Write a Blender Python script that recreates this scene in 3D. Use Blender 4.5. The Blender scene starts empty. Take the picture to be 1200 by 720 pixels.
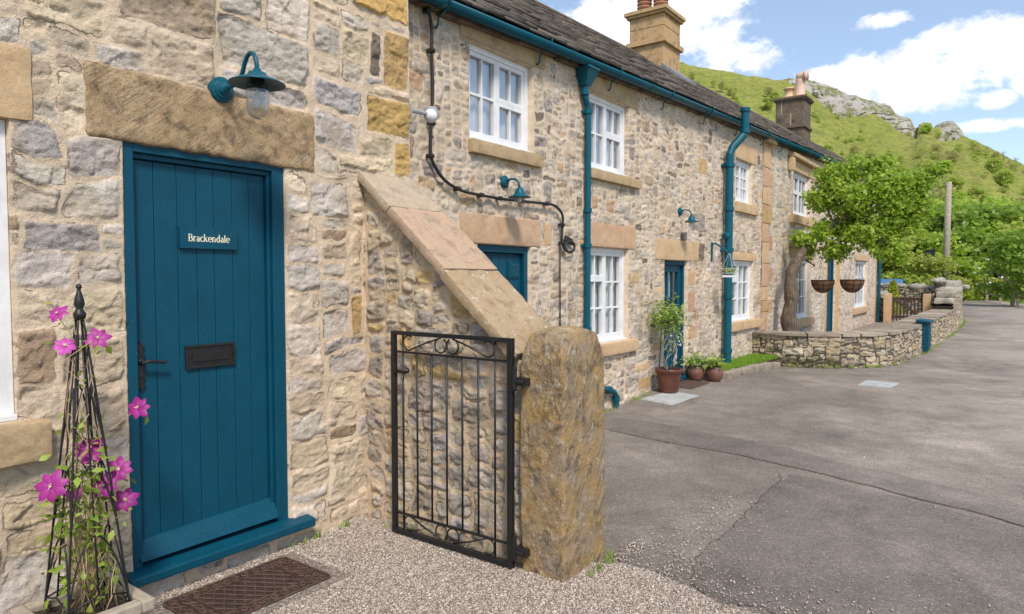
import bpy, math, random
import numpy as np
from mathutils import Vector, Matrix
sc = bpy.context.scene
COL = sc.collection
PI = math.pi
CAMX = 3.184
rad = math.radians

# ------------------------------------------------------------------ numpy noise
def _hash(ix, iy, iz, seed):
    n = (ix.astype(np.int64)*374761393 + iy.astype(np.int64)*668265263 + iz.astype(np.int64)*2147483647 + seed*144665) & 0x7fffffff
    n = ((n ^ (n >> 13))*1274126177) & 0x7fffffff
    n = (n ^ (n >> 16)) & 0x7fffffff
    return n/float(0x7fffffff)*2-1
def vnoise(x, y, z=None, seed=0):
    x = np.asarray(x, float); y = np.asarray(y, float)
    z = np.zeros_like(x) if z is None else np.asarray(z, float)+np.zeros_like(x)
    ix, iy, iz = np.floor(x), np.floor(y), np.floor(z)
    fx, fy, fz = x-ix, y-iy, z-iz
    s = lambda t: t*t*t*(t*(t*6-15)+10)
    u, v, w = s(fx), s(fy), s(fz)
    r = 0
    for a in (0, 1):
        for b in (0, 1):
            for c in (0, 1):
                r = r + _hash(ix+a, iy+b, iz+c, seed)*(u if a else 1-u)*(v if b else 1-v)*(w if c else 1-w)
    return r
def fbm(x, y, z=None, seed=0, oct=4, rough=.5):
    r = 0; a = 1; f = 1; t = 0
    for o in range(oct):
        r = r + a*vnoise(x*f, y*f, None if z is None else z*f, seed+o*17); t += a; a *= rough; f *= 2.03
    return r/t
def sstep(a, b, x):
    t = np.clip((x-a)/(b-a), 0, 1); return t*t*(3-2*t)

# ------------------------------------------------------------------ objects
def settag(o, label=None, cat=None, group=None, kind=None):
    for k, v in (('label', label), ('category', cat), ('group', group), ('kind', kind)):
        if v: o[k] = v
    return o
def thing(name, label, cat, loc=(0, 0, 0), group=None):
    o = bpy.data.objects.new(name, None); COL.objects.link(o); o.location = loc
    o.empty_display_size = .1
    return settag(o, label, cat, group)
def wloc(o):
    v = Vector((0, 0, 0))
    while o is not None:
        v += o.location; o = o.parent
    return v
def link(name, me, mats, parent=None, smooth=False, recentre=True):
    o = bpy.data.objects.new(name, me); COL.objects.link(o)
    for m in (mats if isinstance(mats, (list, tuple)) else [mats]): me.materials.append(m)
    if parent is not None:
        o.parent = parent; off = wloc(parent)
        if off.length: me.transform(Matrix.Translation(-off))
    elif recentre:
        n = len(me.vertices); co = np.empty(n*3, np.float32); me.vertices.foreach_get('co', co); co = co.reshape(-1, 3)
        c = ((co[:, 0].min()+co[:, 0].max())/2, (co[:, 1].min()+co[:, 1].max())/2, co[:, 2].min())
        me.transform(Matrix.Translation((-c[0], -c[1], -c[2]))); o.location = c
    if smooth: me.polygons.foreach_set('use_smooth', np.ones(len(me.polygons), bool))
    me.update()
    return o
def npmesh(name, V, F, attrs=None):
    """F: (n,k) array of equal sized faces"""
    V = np.asarray(V, np.float32); F = np.asarray(F, np.int32); me = bpy.data.meshes.new(name)
    n, k = F.shape
    me.vertices.add(len(V)); me.vertices.foreach_set('co', V.ravel())
    me.loops.add(n*k); me.loops.foreach_set('vertex_index', F.ravel())
    me.polygons.add(n); me.polygons.foreach_set('loop_start', np.arange(n, dtype=np.int32)*k)
    me.update(calc_edges=True)
    for an, ty, arr in (attrs or []):
        a = me.attributes.new(an, ty, 'POINT')
        a.data.foreach_set('color' if ty == 'FLOAT_COLOR' else 'value', np.asarray(arr, np.float32).ravel())
    me.validate()
    return me

class MB:
    def __init__(s): s.v = []; s.f = []; s.m = []
    def add(s, vs, fs, mi=0):
        b = len(s.v); s.v += [tuple(v) for v in vs]; s.f += [tuple(b+i for i in f) for f in fs]; s.m += [mi]*len(fs); return s
    def box(s, x0, x1, y0, y1, z0, z1, mi=0):
        return s.add([(x0,y0,z0),(x1,y0,z0),(x1,y1,z0),(x0,y1,z0),(x0,y0,z1),(x1,y0,z1),(x1,y1,z1),(x0,y1,z1)],
                     [(0,3,2,1),(4,5,6,7),(0,1,5,4),(1,2,6,5),(2,3,7,6),(3,0,4,7)], mi)
    def hexa(s, p, mi=0):
        return s.add(p, [(0,3,2,1),(4,5,6,7),(0,1,5,4),(1,2,6,5),(2,3,7,6),(3,0,4,7)], mi)
    def tube(s, pts, r, n=8, mi=0, caps=True, rz=None):
        pts = [Vector(p) for p in pts]; rs = r if isinstance(r, (list, tuple)) else [r]*len(pts)
        up = Vector((0, 0, 1)); prev = None; rings = []
        for i, p in enumerate(pts):
            d = (pts[min(i+1, len(pts)-1)]-pts[max(i-1, 0)]).normalized()
            if prev is None:
                a = d.cross(up)
                if a.length < .05: a = d.cross(Vector((1, 0, 0)))
            else: a = prev - d*prev.dot(d)
            a.normalize(); b = d.cross(a); prev = a
            rings.append([p+(a*math.cos(2*PI*k/n)+b*math.sin(2*PI*k/n))*rs[i] for k in range(n)])
        vs = [v for g in rings for v in g]; fs = []
        for i in range(len(pts)-1):
            for k in range(n):
                fs.append((i*n+k, i*n+(k+1) % n, (i+1)*n+(k+1) % n, (i+1)*n+k))
        if caps: fs += [tuple(range(n-1, -1, -1)), tuple((len(pts)-1)*n+k for k in range(n))]
        return s.add(vs, fs, mi)
    def lathe(s, prof, c=(0, 0, 0), n=24, axis='z', mi=0):
        vs = []; fs = []
        for (r, h) in prof:
            for k in range(n):
                a = 2*PI*k/n; u, w = r*math.cos(a), r*math.sin(a)
                vs.append((c[0]+u, c[1]+w, c[2]+h) if axis == 'z' else ((c[0]+h, c[1]+u, c[2]+w) if axis == 'x' else (c[0]+w, c[1]+h, c[2]+u)))
        for i in range(len(prof)-1):
            for k in range(n): fs.append((i*n+k, i*n+(k+1) % n, (i+1)*n+(k+1) % n, (i+1)*n+k))
        return s.add(vs, fs, mi)
    def prism(s, poly, z0, z1, mi=0):
        n = len(poly)
        vs = [(x, y, z0) for x, y in poly]+[(x, y, z1) for x, y in poly]
        fs = [tuple(range(n-1, -1, -1)), tuple(range(n, 2*n))]+[(i, (i+1) % n, (i+1) % n+n, i+n) for i in range(n)]
        return s.add(vs, fs, mi)
    def build(s, name, mats, parent=None, smooth=False, bevel=0, recentre=True):
        me = bpy.data.meshes.new(name); me.from_pydata(s.v, [], s.f); me.update()
        o = link(name, me, mats, parent, smooth, recentre)
        if len(s.m) and max(s.m) > 0: me.polygons.foreach_set('material_index', s.m)
        if bevel:
            b = o.modifiers.new('bevel', 'BEVEL'); b.width = bevel; b.segments = 2; b.limit_method = 'ANGLE'; b.angle_limit = rad(40)
        return o

# ------------------------------------------------------------------ materials
class NT:
    def __init__(s, name):
        s.mat = bpy.data.materials.new(name); s.mat.use_nodes = True; s.t = s.mat.node_tree; s.t.nodes.clear()
        s.out = s.n('ShaderNodeOutputMaterial')
    def n(s, ty, **kw):
        nd = s.t.nodes.new(ty)
        for k, v in kw.items():
            if k.startswith('i_'):
                key = k[2:]; key = int(key) if key.isdigit() else key.replace('_', ' ')
                s.set(nd.inputs[key], v)
            else: setattr(nd, k, v)
        return nd
    def set(s, sock, v):
        if isinstance(v, bpy.types.NodeSocket): s.t.links.new(v, sock)
        elif isinstance(v, (tuple, list)):
            sock.default_value = tuple(v)+((1,) if (len(v) == 3 and sock.type == 'RGBA') else ())
        else: sock.default_value = v
    def pos(s, kind='geo'):
        if kind == 'geo': return s.n('ShaderNodeNewGeometry').outputs['Position']
        return s.n('ShaderNodeTexCoord').outputs['Object']
    def noise(s, vec, scale, detail=4, rough=.55, dist=0):
        return s.n('ShaderNodeTexNoise', i_Vector=vec, i_Scale=scale, i_Detail=detail, i_Roughness=rough, i_Distortion=dist).outputs['Fac']
    def math(s, op, a, b=0, c=0, clamp=False):
        nd = s.n('ShaderNodeMath', operation=op, use_clamp=clamp); s.set(nd.inputs[0], a); s.set(nd.inputs[1], b); s.set(nd.inputs[2], c); return nd.outputs[0]
    def rng(s, v, a, b, c=0, d=1, smooth=False):
        nd = s.n('ShaderNodeMapRange', clamp=True); nd.interpolation_type = 'SMOOTHSTEP' if smooth else 'LINEAR'
        for i, x in enumerate((v, a, b, c, d)): s.set(nd.inputs[i], x)
        return nd.outputs[0]
    def mix(s, f, a, b, mode='MIX'):
        nd = s.n('ShaderNodeMix', data_type='RGBA', blend_type=mode); s.set(nd.inputs[0], f); s.set(nd.inputs[6], a); s.set(nd.inputs[7], b); return nd.outputs[2]
    def ramp(s, f, stops):
        nd = s.n('ShaderNodeValToRGB'); s.set(nd.inputs[0], f); r = nd.color_ramp
        while len(r.elements) < len(stops): r.elements.new(.5)
        for e, (p, c) in zip(r.elements, stops): e.position = p; e.color = tuple(c)+(1,)
        return nd.outputs[0]
    def scalec(s, col, f):
        nd = s.n('ShaderNodeVectorMath', operation='SCALE'); s.set(nd.inputs[0], col); s.set(nd.inputs['Scale'], f); return nd.outputs[0]
    def bump(s, h, strength=.5, dist=.01, normal=None):
        nd = s.n('ShaderNodeBump', i_Height=h, i_Strength=strength, i_Distance=dist)
        if normal: s.set(nd.inputs['Normal'], normal)
        return nd.outputs[0]
    def bsdf(s, col, rough=.8, normal=None, **kw):
        b = s.n('ShaderNodeBsdfPrincipled'); s.set(b.inputs['Base Color'], col); s.set(b.inputs['Roughness'], rough)
        if normal: s.set(b.inputs['Normal'], normal)
        for k, v in kw.items(): s.set(b.inputs[k.replace('_', ' ')], v)
        return b.outputs[0]
    def fin(s, sh): s.t.links.new(sh, s.out.inputs[0]); return s.mat
    def vscale(s, vec, v):
        nd = s.n('ShaderNodeVectorMath', operation='MULTIPLY'); s.set(nd.inputs[0], vec); nd.inputs[1].default_value = v; return nd.outputs[0]

def m_rubble(name, mortar, mort_w=.004, fine=1.0, dark=.5, moss=0):
    t = NT(name); P = t.pos()
    at = t.n('ShaderNodeAttribute', attribute_name='scol'); sd = t.n('ShaderNodeAttribute', attribute_name='sd').outputs['Fac']
    n1 = t.noise(P, 9*fine, 6, .6); n2 = t.noise(P, 45*fine, 5, .65); n3 = t.noise(P, 220*fine, 3, .6); n4 = t.noise(P, 3.2, 4, .6, .6)
    f = t.math('ADD', t.rng(n1, .3, .7, .84, 1.12), t.rng(n2, .3, .7, -.13, .12))
    c = t.scalec(at.outputs['Color'], f)
    c = t.mix(t.rng(n4, .42, .68, 0, .38, True), c, (.40, .29, .16), 'MIX')               # warm staining
    nd = t.noise(P, 14*fine, 5, .7, 1.2)
    dk = t.math('MULTIPLY', t.rng(nd, .55, .60, 0, 1, True), at.outputs['Alpha'])
    c = t.mix(t.math('MULTIPLY', dk, dark), c, (.085, .075, .068))
    wl = t.rng(t.noise(P, 26*fine, 6, .75, .5), .64, .70, 0, .5, True)
    c = t.mix(wl, c, (.62, .60, .55))
    # pitted dark flecks
    c = t.mix(t.rng(t.noise(P, 120*fine, 3, .6), .66, .72, 0, .55), c, (.13, .11, .09))
    mn = t.math('ADD', t.rng(n1, .2, .8, .72, 1.18), t.rng(n3, .3, .7, -.14, .14))
    mc = t.scalec(mortar, mn)
    mc = t.mix(t.rng(n4, .5, .7, 0, .35, True), mc, (.36, .30, .23))
    edge = t.math('ADD', sd, t.math('ADD', t.rng(n2, .2, .8, -.007/fine, .007/fine), t.rng(n1, .25, .75, -.008/fine, .008/fine)))
    msk = t.rng(edge, -mort_w*.2, mort_w, 0, 1, True)
    # dark hollow lines here and there between stone and pointing
    hol = t.math('MULTIPLY', t.rng(t.math('ABSOLUTE', t.math('SUBTRACT', edge, .001)), 0, .0045/fine, 1, 0), t.rng(t.noise(P, 6.5, 3, .6, .5), .50, .62, 0, .8))
    c = t.mix(msk, mc, c)
    c = t.mix(hol, c, (.10, .08, .065))
    if moss: c = t.mix(t.rng(t.noise(P, 5, 5, .7), .52, .66, 0, moss), c, (.12, .12, .035))
    h = t.math('ADD', t.math('MULTIPLY', n2, .6), t.math('ADD', t.math('MULTIPLY', n3, .35), t.math('MULTIPLY', hol, -.6)))
    h = t.math('ADD', h, t.math('MULTIPLY', t.noise(P, 90*fine, 4, .7, 1.), .6))
    return t.fin(t.bsdf(c, .92, t.bump(h, 1.0, .009/fine), Specular_IOR_Level=.25))

def m_sand(name, c0, c1, stain=(.17, .13, .09), st=.5, tool=None, scale=1, dot=.25, light=0):
    """dressed sandstone"""
    t = NT(name); P = t.pos()
    n1 = t.noise(P, 4*scale, 5, .6, .4); n2 = t.noise(P, 40*scale, 4, .7); n3 = t.noise(P, 260, 3, .6)
    c = t.mix(t.rng(n1, .35, .65), c0, c1)
    c = t.scalec(c, t.math('ADD', t.rng(n2, .3, .7, .86, 1.1), t.rng(n3, .3, .7, -.1, .1)))
    c = t.mix(t.rng(t.noise(P, 7*scale, 6, .7, .3), .48, .66, 0, st, True), c, stain)
    c = t.mix(t.rng(t.noise(P, 95*scale, 3, .7), .55, .66, 0, dot), c, stain)
    if light: c = t.mix(t.rng(t.noise(P, 18, 5, .7, .4), .58, .66, 0, light, True), c, (.55, .52, .46))
    h = t.math('ADD', t.math('MULTIPLY', n2, .5), t.math('MULTIPLY', n3, .4))
    if tool:
        q = t.n('ShaderNodeMapping', vector_type='POINT', i_Vector=t.n('ShaderNodeMapping', i_Vector=P, i_Rotation=tool[0]).outputs[0], i_Scale=(1, 1, .10)).outputs[0]
        w = t.noise(q, tool[1]*4.5, 4, .6, .3); pm = t.rng(t.noise(P, 5, 4, .6), .40, .60)
        h = t.math('ADD', h, t.math('MULTIPLY', t.math('MULTIPLY', w, pm), tool[2]*2.2))
        c = t.mix(t.math('MULTIPLY', t.math('MULTIPLY', t.rng(w, .50, .40), pm), .5), c, t.scalec(c, .5))
        c = t.mix(t.math('MULTIPLY', t.math('MULTIPLY', t.rng(w, .56, .64), pm), .4), c, (.46, .42, .37))
    return t.fin(t.bsdf(c, .9, t.bump(h, .8, .008), Specular_IOR_Level=.25))

def m_paint(name, col, rough=.38, wear=.12, bumpy=.15):
    t = NT(name); P = t.pos()
    n = t.noise(P, 6, 4, .6); n2 = t.noise(P, 60, 4, .7)
    c = t.scalec(col, t.rng(n, .3, .7, .88, 1.1))
    c = t.mix(t.rng(n2, .64, .72, 0, wear), c, tuple(min(1, x*1.8+.05) for x in col))
    c = t.mix(t.rng(t.noise(t.vscale(P, (1, 1, .12)), 60, 4, .7), .35, .7, 0, .22), c, tuple(x*.62 for x in col))
    c = t.mix(t.rng(t.noise(P, 170, 2, .5), .72, .76, 0, wear*4), c, (.5, .5, .46))
    return t.fin(t.bsdf(c, t.rng(n2, .3, .7, rough-.06, rough+.1), t.bump(t.math('ADD', n2, t.math('MULTIPLY', n, 2)), bumpy, .003), Specular_IOR_Level=.28))

def m_simple(name, col, rough=.7, metal=0, var=.15, scale=12, bump=.2, bs=50):
    t = NT(name); P = t.pos()
    c = t.scalec(col, t.rng(t.noise(P, scale, 5, .6), .3, .7, 1-var, 1+var))
    return t.fin(t.bsdf(c, rough, t.bump(t.noise(P, bs, 4, .6), bump, .005), Metallic=metal))

M = {}
M['near'] = m_rubble('limestone_rubble_large', (.70, .56, .41), .006, .9, .75)
M['far'] = m_rubble('limestone_rubble_small', (.69, .56, .42), .004, 1.25, .92)
M['butt'] = m_rubble('limestone_rubble_weathered', (.63, .49, .34), .006, .9, .7, .25)
M['dry'] = m_rubble('dry_stone', (.09, .078, .062), .003, .8, .5, .3)
M['lintel_dark'] = m_sand('gritstone_lintel', (.36, .25, .14), (.47, .34, .20), (.075, .055, .04), .62, ((rad(50), 0, 0), 22, .4), 1.6, .85)
M['sand'] = m_sand('pale_sandstone', (.55, .38, .22), (.60, .43, .26), (.30, .21, .13), .3)
M['sandpink'] = m_sand('pink_sandstone', (.52, .33, .20), (.57, .40, .26), (.24, .15, .10), .4)
M['sill'] = m_sand('sill_sandstone', (.50, .37, .22), (.42, .31, .18), (.20, .15, .09), .45)
M['coping'] = m_sand('coping_sandstone', (.46, .31, .21), (.42, .33, .22), (.23, .18, .13), .5, None, 1.3, .2, .35)
M['coping1'] = m_sand('coping_grey', (.46, .36, .26), (.41, .34, .26), (.22, .18, .14), .6, None, 1.0, .3, .5)
M['coping2'] = m_sand('coping_pink', (.47, .325, .225), (.44, .33, .235), (.22, .16, .12), .6, None, 1.3, .25, .15)
M['coping3'] = m_sand('coping_brown', (.36, .26, .15), (.42, .32, .21), (.17, .13, .09), .6, None, 1.6, .4, .85)
M['post'] = m_sand('lichened_gritstone', (.38, .245, .095), (.29, .23, .165), (.08, .065, .05), .7, ((rad(38), 0, 0), 13, 1.1), 1.9, .75, .45)
M['chim'] = m_sand('chimney_sandstone', (.52, .34, .16), (.48, .33, .19), (.16, .10, .06), .55)
M['chimdark'] = m_sand('sooty_shaded_sandstone', (.13, .10, .075), (.20, .15, .11), (.035, .03, .026), .75)  # chimney soot tone; also the painted shade of the eaves stones
M['kerb'] = m_sand('kerb_stone', (.26, .22, .18), (.33, .28, .22), (.10, .09, .07), .5)
M['trough'] = m_sand('trough_stone', (.42, .36, .28), (.36, .31, .25), (.16, .14, .11), .4)
M['matstone'] = m_sand('mossy_stone', (.33, .25, .13), (.25, .2, .13), (.12, .10, .04), .6)
TEAL = (.0005, .062, .108)
M['teal'] = m_paint('teal_paint', TEAL, .5)
M['teal_pipe'] = m_paint('teal_pipe_paint', (.001, .082, .125), .35)
M['white'] = m_paint('white_paint', (.74, .75, .77), .4, .0, .1)
M['black'] = m_simple('black_iron', (.012, .012, .013), .42, .0, .3, 20, .35, 120)
M['cable'] = m_simple('black_cable', (.018, .016, .016), .6)
M['cream'] = m_simple('cream_letters', (.85, .80, .58), .5, 0, .02)
M['soil'] = m_simple('soil', (.035, .025, .018), .95, 0, .4, 40, 1.0, 60)
M['terracotta'] = m_simple('terracotta', (.105, .036, .022), .38, 0, .35, 9, .2)
M['glazed'] = m_simple('glazed_pot', (.16, .075, .055), .3, 0, .25, 9, .1)
M['chimpot'] = m_simple('clay_pot', (.36, .17, .10), .7, 0, .2)
M['buffpot'] = m_simple('buff_clay', (.62, .42, .27), .7, 0, .12)
M['lead'] = m_simple('lead', (.20, .20, .21), .6, 0, .3)
M['mortar'] = m_simple('lime_mortar', (.45, .38, .29), .95, 0, .2, 20, .6, 60)
M['rust'] = m_simple('rusty_iron', (.085, .048, .035), .8, 0, .45, 25, .6, 110)
M['rustdark'] = m_simple('rusty_iron_recess', (.04, .022, .017), .9, 0, .4, 25, .6, 110)
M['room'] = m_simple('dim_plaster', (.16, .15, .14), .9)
M['bark'] = m_sand('bark', (.155, .12, .085), (.115, .09, .065), (.06, .05, .04), .6, ((0, 0, 0), 9, 1.2))
M['oldwood'] = m_simple('weathered_timber', (.33, .28, .22), .85, 0, .25, 8, .6, 30)
M['darkwood'] = m_simple('dark_timber', (.065, .04, .028), .7, 0, .3, 10, .5, 40)
M['conc'] = m_simple('concrete_cover', (.36, .38, .38), .85, 0, .2, 10, .4, 90)
M['greyplastic'] = m_simple('grey_plastic', (.30, .31, .34), .5)
M['coir'] = m_simple('coir_liner', (.24, .12, .06), .95, 0, .4, 40, .8, 80)
M['carblue'] = m_simple('car_paint', (.05, .14, .28), .25, 0, .02)
M['tyre'] = m_simple('rubber', (.02, .02, .02), .8)
M['cane'] = m_simple('dry_stem', (.42, .30, .17), .8, 0, .2)

def m_slate():
    t = NT('stone_slates'); P = t.pos()
    at = t.n('ShaderNodeAttribute', attribute_name='scol').outputs['Color']
    c = t.scalec(at, t.rng(t.noise(P, 14, 5, .65), .3, .7, .7, 1.25))
    c = t.mix(t.rng(t.noise(P, 24, 5, .7), .58, .68, 0, .45, True), c, (.30, .27, .22))
    c = t.mix(t.rng(t.noise(P, 3, 5, .7), .55, .7, 0, .4, True), c, (.05, .042, .036))
    return t.fin(t.bsdf(c, .85, t.bump(t.noise(P, 40, 5, .7), .9, .012)))
M['slate'] = m_slate()

def m_glass(name, tint=(.9, .95, 1), refl=.0):
    t = NT(name); P = t.pos()
    fc = t.n('ShaderNodeLayerWeight', i_Blend=.5).outputs['Facing']
    f = t.math('ADD', t.math('MULTIPLY', t.math('POWER', fc, 4.5), .95), .05+refl, clamp=True)
    g = t.n('ShaderNodeBsdfGlossy', i_Roughness=.03, i_Color=(.95, .97, 1), i_Normal=t.bump(t.noise(P, 3, 2, .5), .12, .02)).outputs[0]
    tr = t.n('ShaderNodeBsdfTransparent', i_Color=tint).outputs[0]
    mx = t.n('ShaderNodeMixShader', i_0=f, i_1=tr, i_2=g)
    return t.fin(mx.outputs[0])
M['pane'] = m_glass('window_glass', (.86, .9, .92), .06)
M['panesky'] = m_glass('old_window_glass', (.9, .92, .95), .30)
def m_jar():
    t = NT('clear_glass')
    fr = t.math('ADD', t.math('POWER', t.n('ShaderNodeLayerWeight', i_Blend=.5).outputs['Facing'], 2.2), .05)
    g = t.n('ShaderNodeBsdfGlossy', i_Roughness=.02).outputs[0]; tr = t.n('ShaderNodeBsdfTransparent', i_Color=(.90, .92, .93)).outputs[0]
    return t.fin(t.n('ShaderNodeMixShader', i_0=t.math('MULTIPLY', fr, .9, clamp=True), i_1=tr, i_2=g).outputs[0])
M['jar'] = m_jar()
def m_leaf(name, ca, cb, trans=.45, ns=1.6, cc=None, rough=.5):
    t = NT(name); P = t.pos()
    at = t.n('ShaderNodeAttribute', attribute_name='lrnd').outputs['Fac']
    c = t.mix(at, ca, cb)
    if cc: c = t.mix(t.rng(t.noise(P, ns, 3, .5), .45, .62, 0, .8), c, cc)
    d = t.bsdf(c, rough); tl = t.n('ShaderNodeBsdfTranslucent', i_Color=t.scalec(c, 1.3)).outputs[0]
    return t.fin(t.n('ShaderNodeMixShader', i_0=trans, i_1=d, i_2=tl).outputs[0])
M['leaf'] = m_leaf('fruit_tree_leaves', (.17, .30, .026), (.44, .56, .075), .5)
M['leaffar'] = m_leaf('spring_leaves', (.30, .43, .05), (.44, .56, .09), .55, .25, (.38, .40, .10))
M['leafdeep'] = m_leaf('woodland_leaves', (.13, .25, .025), (.29, .43, .055), .5, .2, (.22, .31, .045))
M['leafpale'] = m_leaf('pale_spring_leaves', (.40, .46, .10), (.54, .58, .17), .55, .2, (.42, .38, .17))
M['leafpot'] = m_leaf('pot_plant_leaves', (.19, .30, .05), (.38, .48, .13), .4)
M['leafclem'] = m_leaf('clematis_leaves', (.16, .27, .03), (.40, .50, .09), .45)
M['leafgold'] = m_leaf('golden_conifer', (.28, .34, .02), (.42, .46, .04), .3)
M['moss'] = m_leaf('moss', (.05, .075, .012), (.11, .12, .02), .1)
M['grassblade'] = m_leaf('grass_blades', (.15, .30, .02), (.30, .46, .05), .4)
M['twig'] = m_simple('twigs', (.20, .16, .12), .9)
def m_petal():
    t = NT('petal'); at = t.n('ShaderNodeAttribute', attribute_name='lrnd').outputs['Fac']
    c = t.mix(at, (.30, .002, .19), (.58, .085, .45)); n = t.noise(t.pos(), 90, 3, .5)
    c = t.scalec(c, t.rng(n, .3, .7, .85, 1.15))
    return t.fin(t.n('ShaderNodeMixShader', i_0=.35, i_1=t.bsdf(c, .5), i_2=t.n('ShaderNodeBsdfTranslucent', i_Color=c).outputs[0]).outputs[0])
M['petal'] = m_petal()
M['white_flower'] = m_simple('white_petals', (.8, .78, .8), .6, 0, .05)
M['stamen'] = m_simple('stamens', (.75, .72, .42), .6)
def m_curtain():
    t = NT('net_curtain'); P = t.pos()
    c = t.scalec((.90, .90, .90), t.rng(t.noise(t.vscale(P, (1, 1, .05)), 30, 3, .6), .3, .7, .75, 1.05))
    return t.fin(t.n('ShaderNodeMixShader', i_0=.14, i_1=t.bsdf(c, .9), i_2=t.n('ShaderNodeBsdfTransparent').outputs[0]).outputs[0])
M['curtain'] = m_curtain()

def m_asphalt(name, base=.16, patchy=.5, dark=1.0, warm=(1.0, .87, .75), agg=1):
    t = NT(name); P = t.pos()
    n1 = t.noise(P, .55, 5, .6, .5); n2 = t.noise(P, 3.5, 5, .65, .3); n3 = t.noise(P, 70, 3, .7); 
    v = t.n('ShaderNodeTexVoronoi', i_Vector=P, i_Scale=150, feature='F1'); vc = v.outputs['Color']; vd = v.outputs['Distance']
    sp = t.n('ShaderNodeSeparateColor', i_0=vc).outputs[0]
    b = t.math('ADD', t.rng(n1, .3, .7, .72, 1.25), t.rng(n2, .3, .7, -.2, .2))
    b = t.math('MULTIPLY', b, t.math('ADD', t.rng(n3, .3, .7, .8, 1.2), t.rng(sp, .0, 1, -.28*agg, .38*agg)))
    c = t.scalec(tuple(base*dark*w for w in warm), b)
    px_ = t.n('ShaderNodeSeparateXYZ', i_0=P)
    lane = t.math('MULTIPLY', t.rng(t.math('ADD', px_.outputs[0], t.math('MULTIPLY', n1, 2.2)), 2.2, 4.2, 0, 1, True), t.rng(px_.outputs[1], 5.0, 8.5, 0, 1, True))
    c = t.mix(t.math('MULTIPLY', lane, .45), c, t.scalec((.38, .33, .28), b))
    c = t.mix(t.rng(t.noise(P, 28, 5, .8), .56, .66, 0, .45), c, t.scalec(c, .6))
    st = t.rng(t.noise(P, 1.1, 6, .7, .6), .5, .66, 0, .55, True)
    c = t.mix(st, c, t.scalec(c, 1.45))
    c = t.mix(t.rng(sp, .95, .97, 0, .45), c, (.42, .38, .33))
    c = t.mix(t.rng(t.noise(t.vscale(P, (1.0, .8, 1)), 1.3, 6, .75, .6), .60, .68, 0, .5, True), c, t.scalec(c, .62))
    h = t.math('ADD', t.math('MULTIPLY', t.rng(vd, 0, .5, 1, 0), .6), t.math('MULTIPLY', n3, .6))
    return t.fin(t.bsdf(c, .88, t.bump(h, .7, .005), Specular_IOR_Level=.3))
M['asphalt'] = m_asphalt('worn_asphalt', .188)
M['asphalt2'] = m_asphalt('patched_asphalt', .150, .3, 1, (1, .87, .77), .8)
M['asphalt3'] = m_asphalt('trench_asphalt', .150, .3, 1, (1, .87, .77), .7)
M['crack'] = m_simple('crack_grit', (.10, .086, .074), .95, 0, .4, 60)
def m_gravel():
    t = NT('gravel_bed'); P = t.pos()
    v = t.n('ShaderNodeTexVoronoi', i_Vector=P, i_Scale=95)
    s = t.n('ShaderNodeSeparateColor', i_0=v.outputs['Color']).outputs[0]
    c = t.ramp(s, [(0, (.16, .13, .11)), (.4, (.34, .28, .23)), (.75, (.45, .40, .35)), (1, (.62, .58, .53))])
    c = t.mix(t.rng(v.outputs['Distance'], .35, .6, 0, .8), c, (.13, .10, .08))
    return t.fin(t.bsdf(c, .9, t.bump(t.rng(v.outputs['Distance'], 0, .6, 1, 0), 1, .008)))
M['gravel'] = m_gravel()
def m_pebble():
    t = NT('pebbles'); at = t.n('ShaderNodeAttribute', attribute_name='lrnd').outputs['Fac']
    c = t.ramp(at, [(0, (.22, .17, .14)), (.25, (.36, .29, .235)), (.6, (.46, .39, .325)), (.9, (.54, .48, .42)), (1, (.72, .68, .62))])
    return t.fin(t.bsdf(c, .85, t.bump(t.noise(t.pos(), 200, 2, .6), .4, .002)))
M['pebble'] = m_pebble()
def m_grassland(name='hill_grass'):
    t = NT(name); P = t.pos()
    n1 = t.noise(P, .018, 6, .65, .5); n2 = t.noise(P, .11, 6, .7, .4); n3 = t.noise(P, .7, 5, .75)
    c = t.mix(t.rng(n1, .38, .62), (.28, .31, .065), (.37, .37, .11))
    c = t.mix(t.rng(n2, .45, .66, 0, .55, True), c, (.36, .34, .13))
    c = t.mix(t.rng(n3, .47, .60, 0, .7, True), c, (.15, .19, .045))
    c = t.mix(t.rng(t.noise(P, .22, 6, .8, .3), .50, .60, 0, .6, True), c, (.17, .21, .045))
    c = t.mix(t.rng(t.noise(P, .45, 6, .8), .56, .66, 0, .7, True), c, (.27, .23, .12))
    return t.fin(t.bsdf(c, .95, t.bump(t.math('ADD', n3, n2), 1, 1.2), Specular_IOR_Level=.1))
M['hill'] = m_grassland()
def m_verge():
    t = NT('meadow'); P = t.pos()
    c = t.mix(t.rng(t.noise(P, 1.3, 6, .7), .35, .65), (.07, .13, .02), (.20, .25, .06))
    c = t.mix(t.rng(t.noise(P, 9, 4, .7), .5, .7, 0, .5), c, (.25, .2, .11))
    return t.fin(t.bsdf(c, .95, t.bump(t.noise(P, 12, 4, .7), 1, .08)))
M['verge'] = m_verge()
def m_cliff():
    t = NT('limestone_crag'); P = t.pos()
    Q = t.vscale(P, (1, 1, .55))
    c = t.mix(t.rng(t.noise(Q, .25, 6, .7, .4), .35, .65), (.50, .465, .42), (.66, .62, .56))
    c = t.mix(t.rng(t.noise(Q, .8, 6, .75, 1), .52, .64, 0, .45, True), c, (.26, .235, .21))
    c = t.mix(t.rng(t.noise(P, .30, 6, .75), .49, .56, 0, .9, True), c, (.24, .26, .08))
    return t.fin(t.bsdf(c, .95, t.bump(t.noise(Q, 1.2, 6, .75), 1, 1.5)))
M['cliff'] = m_cliff()

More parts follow.
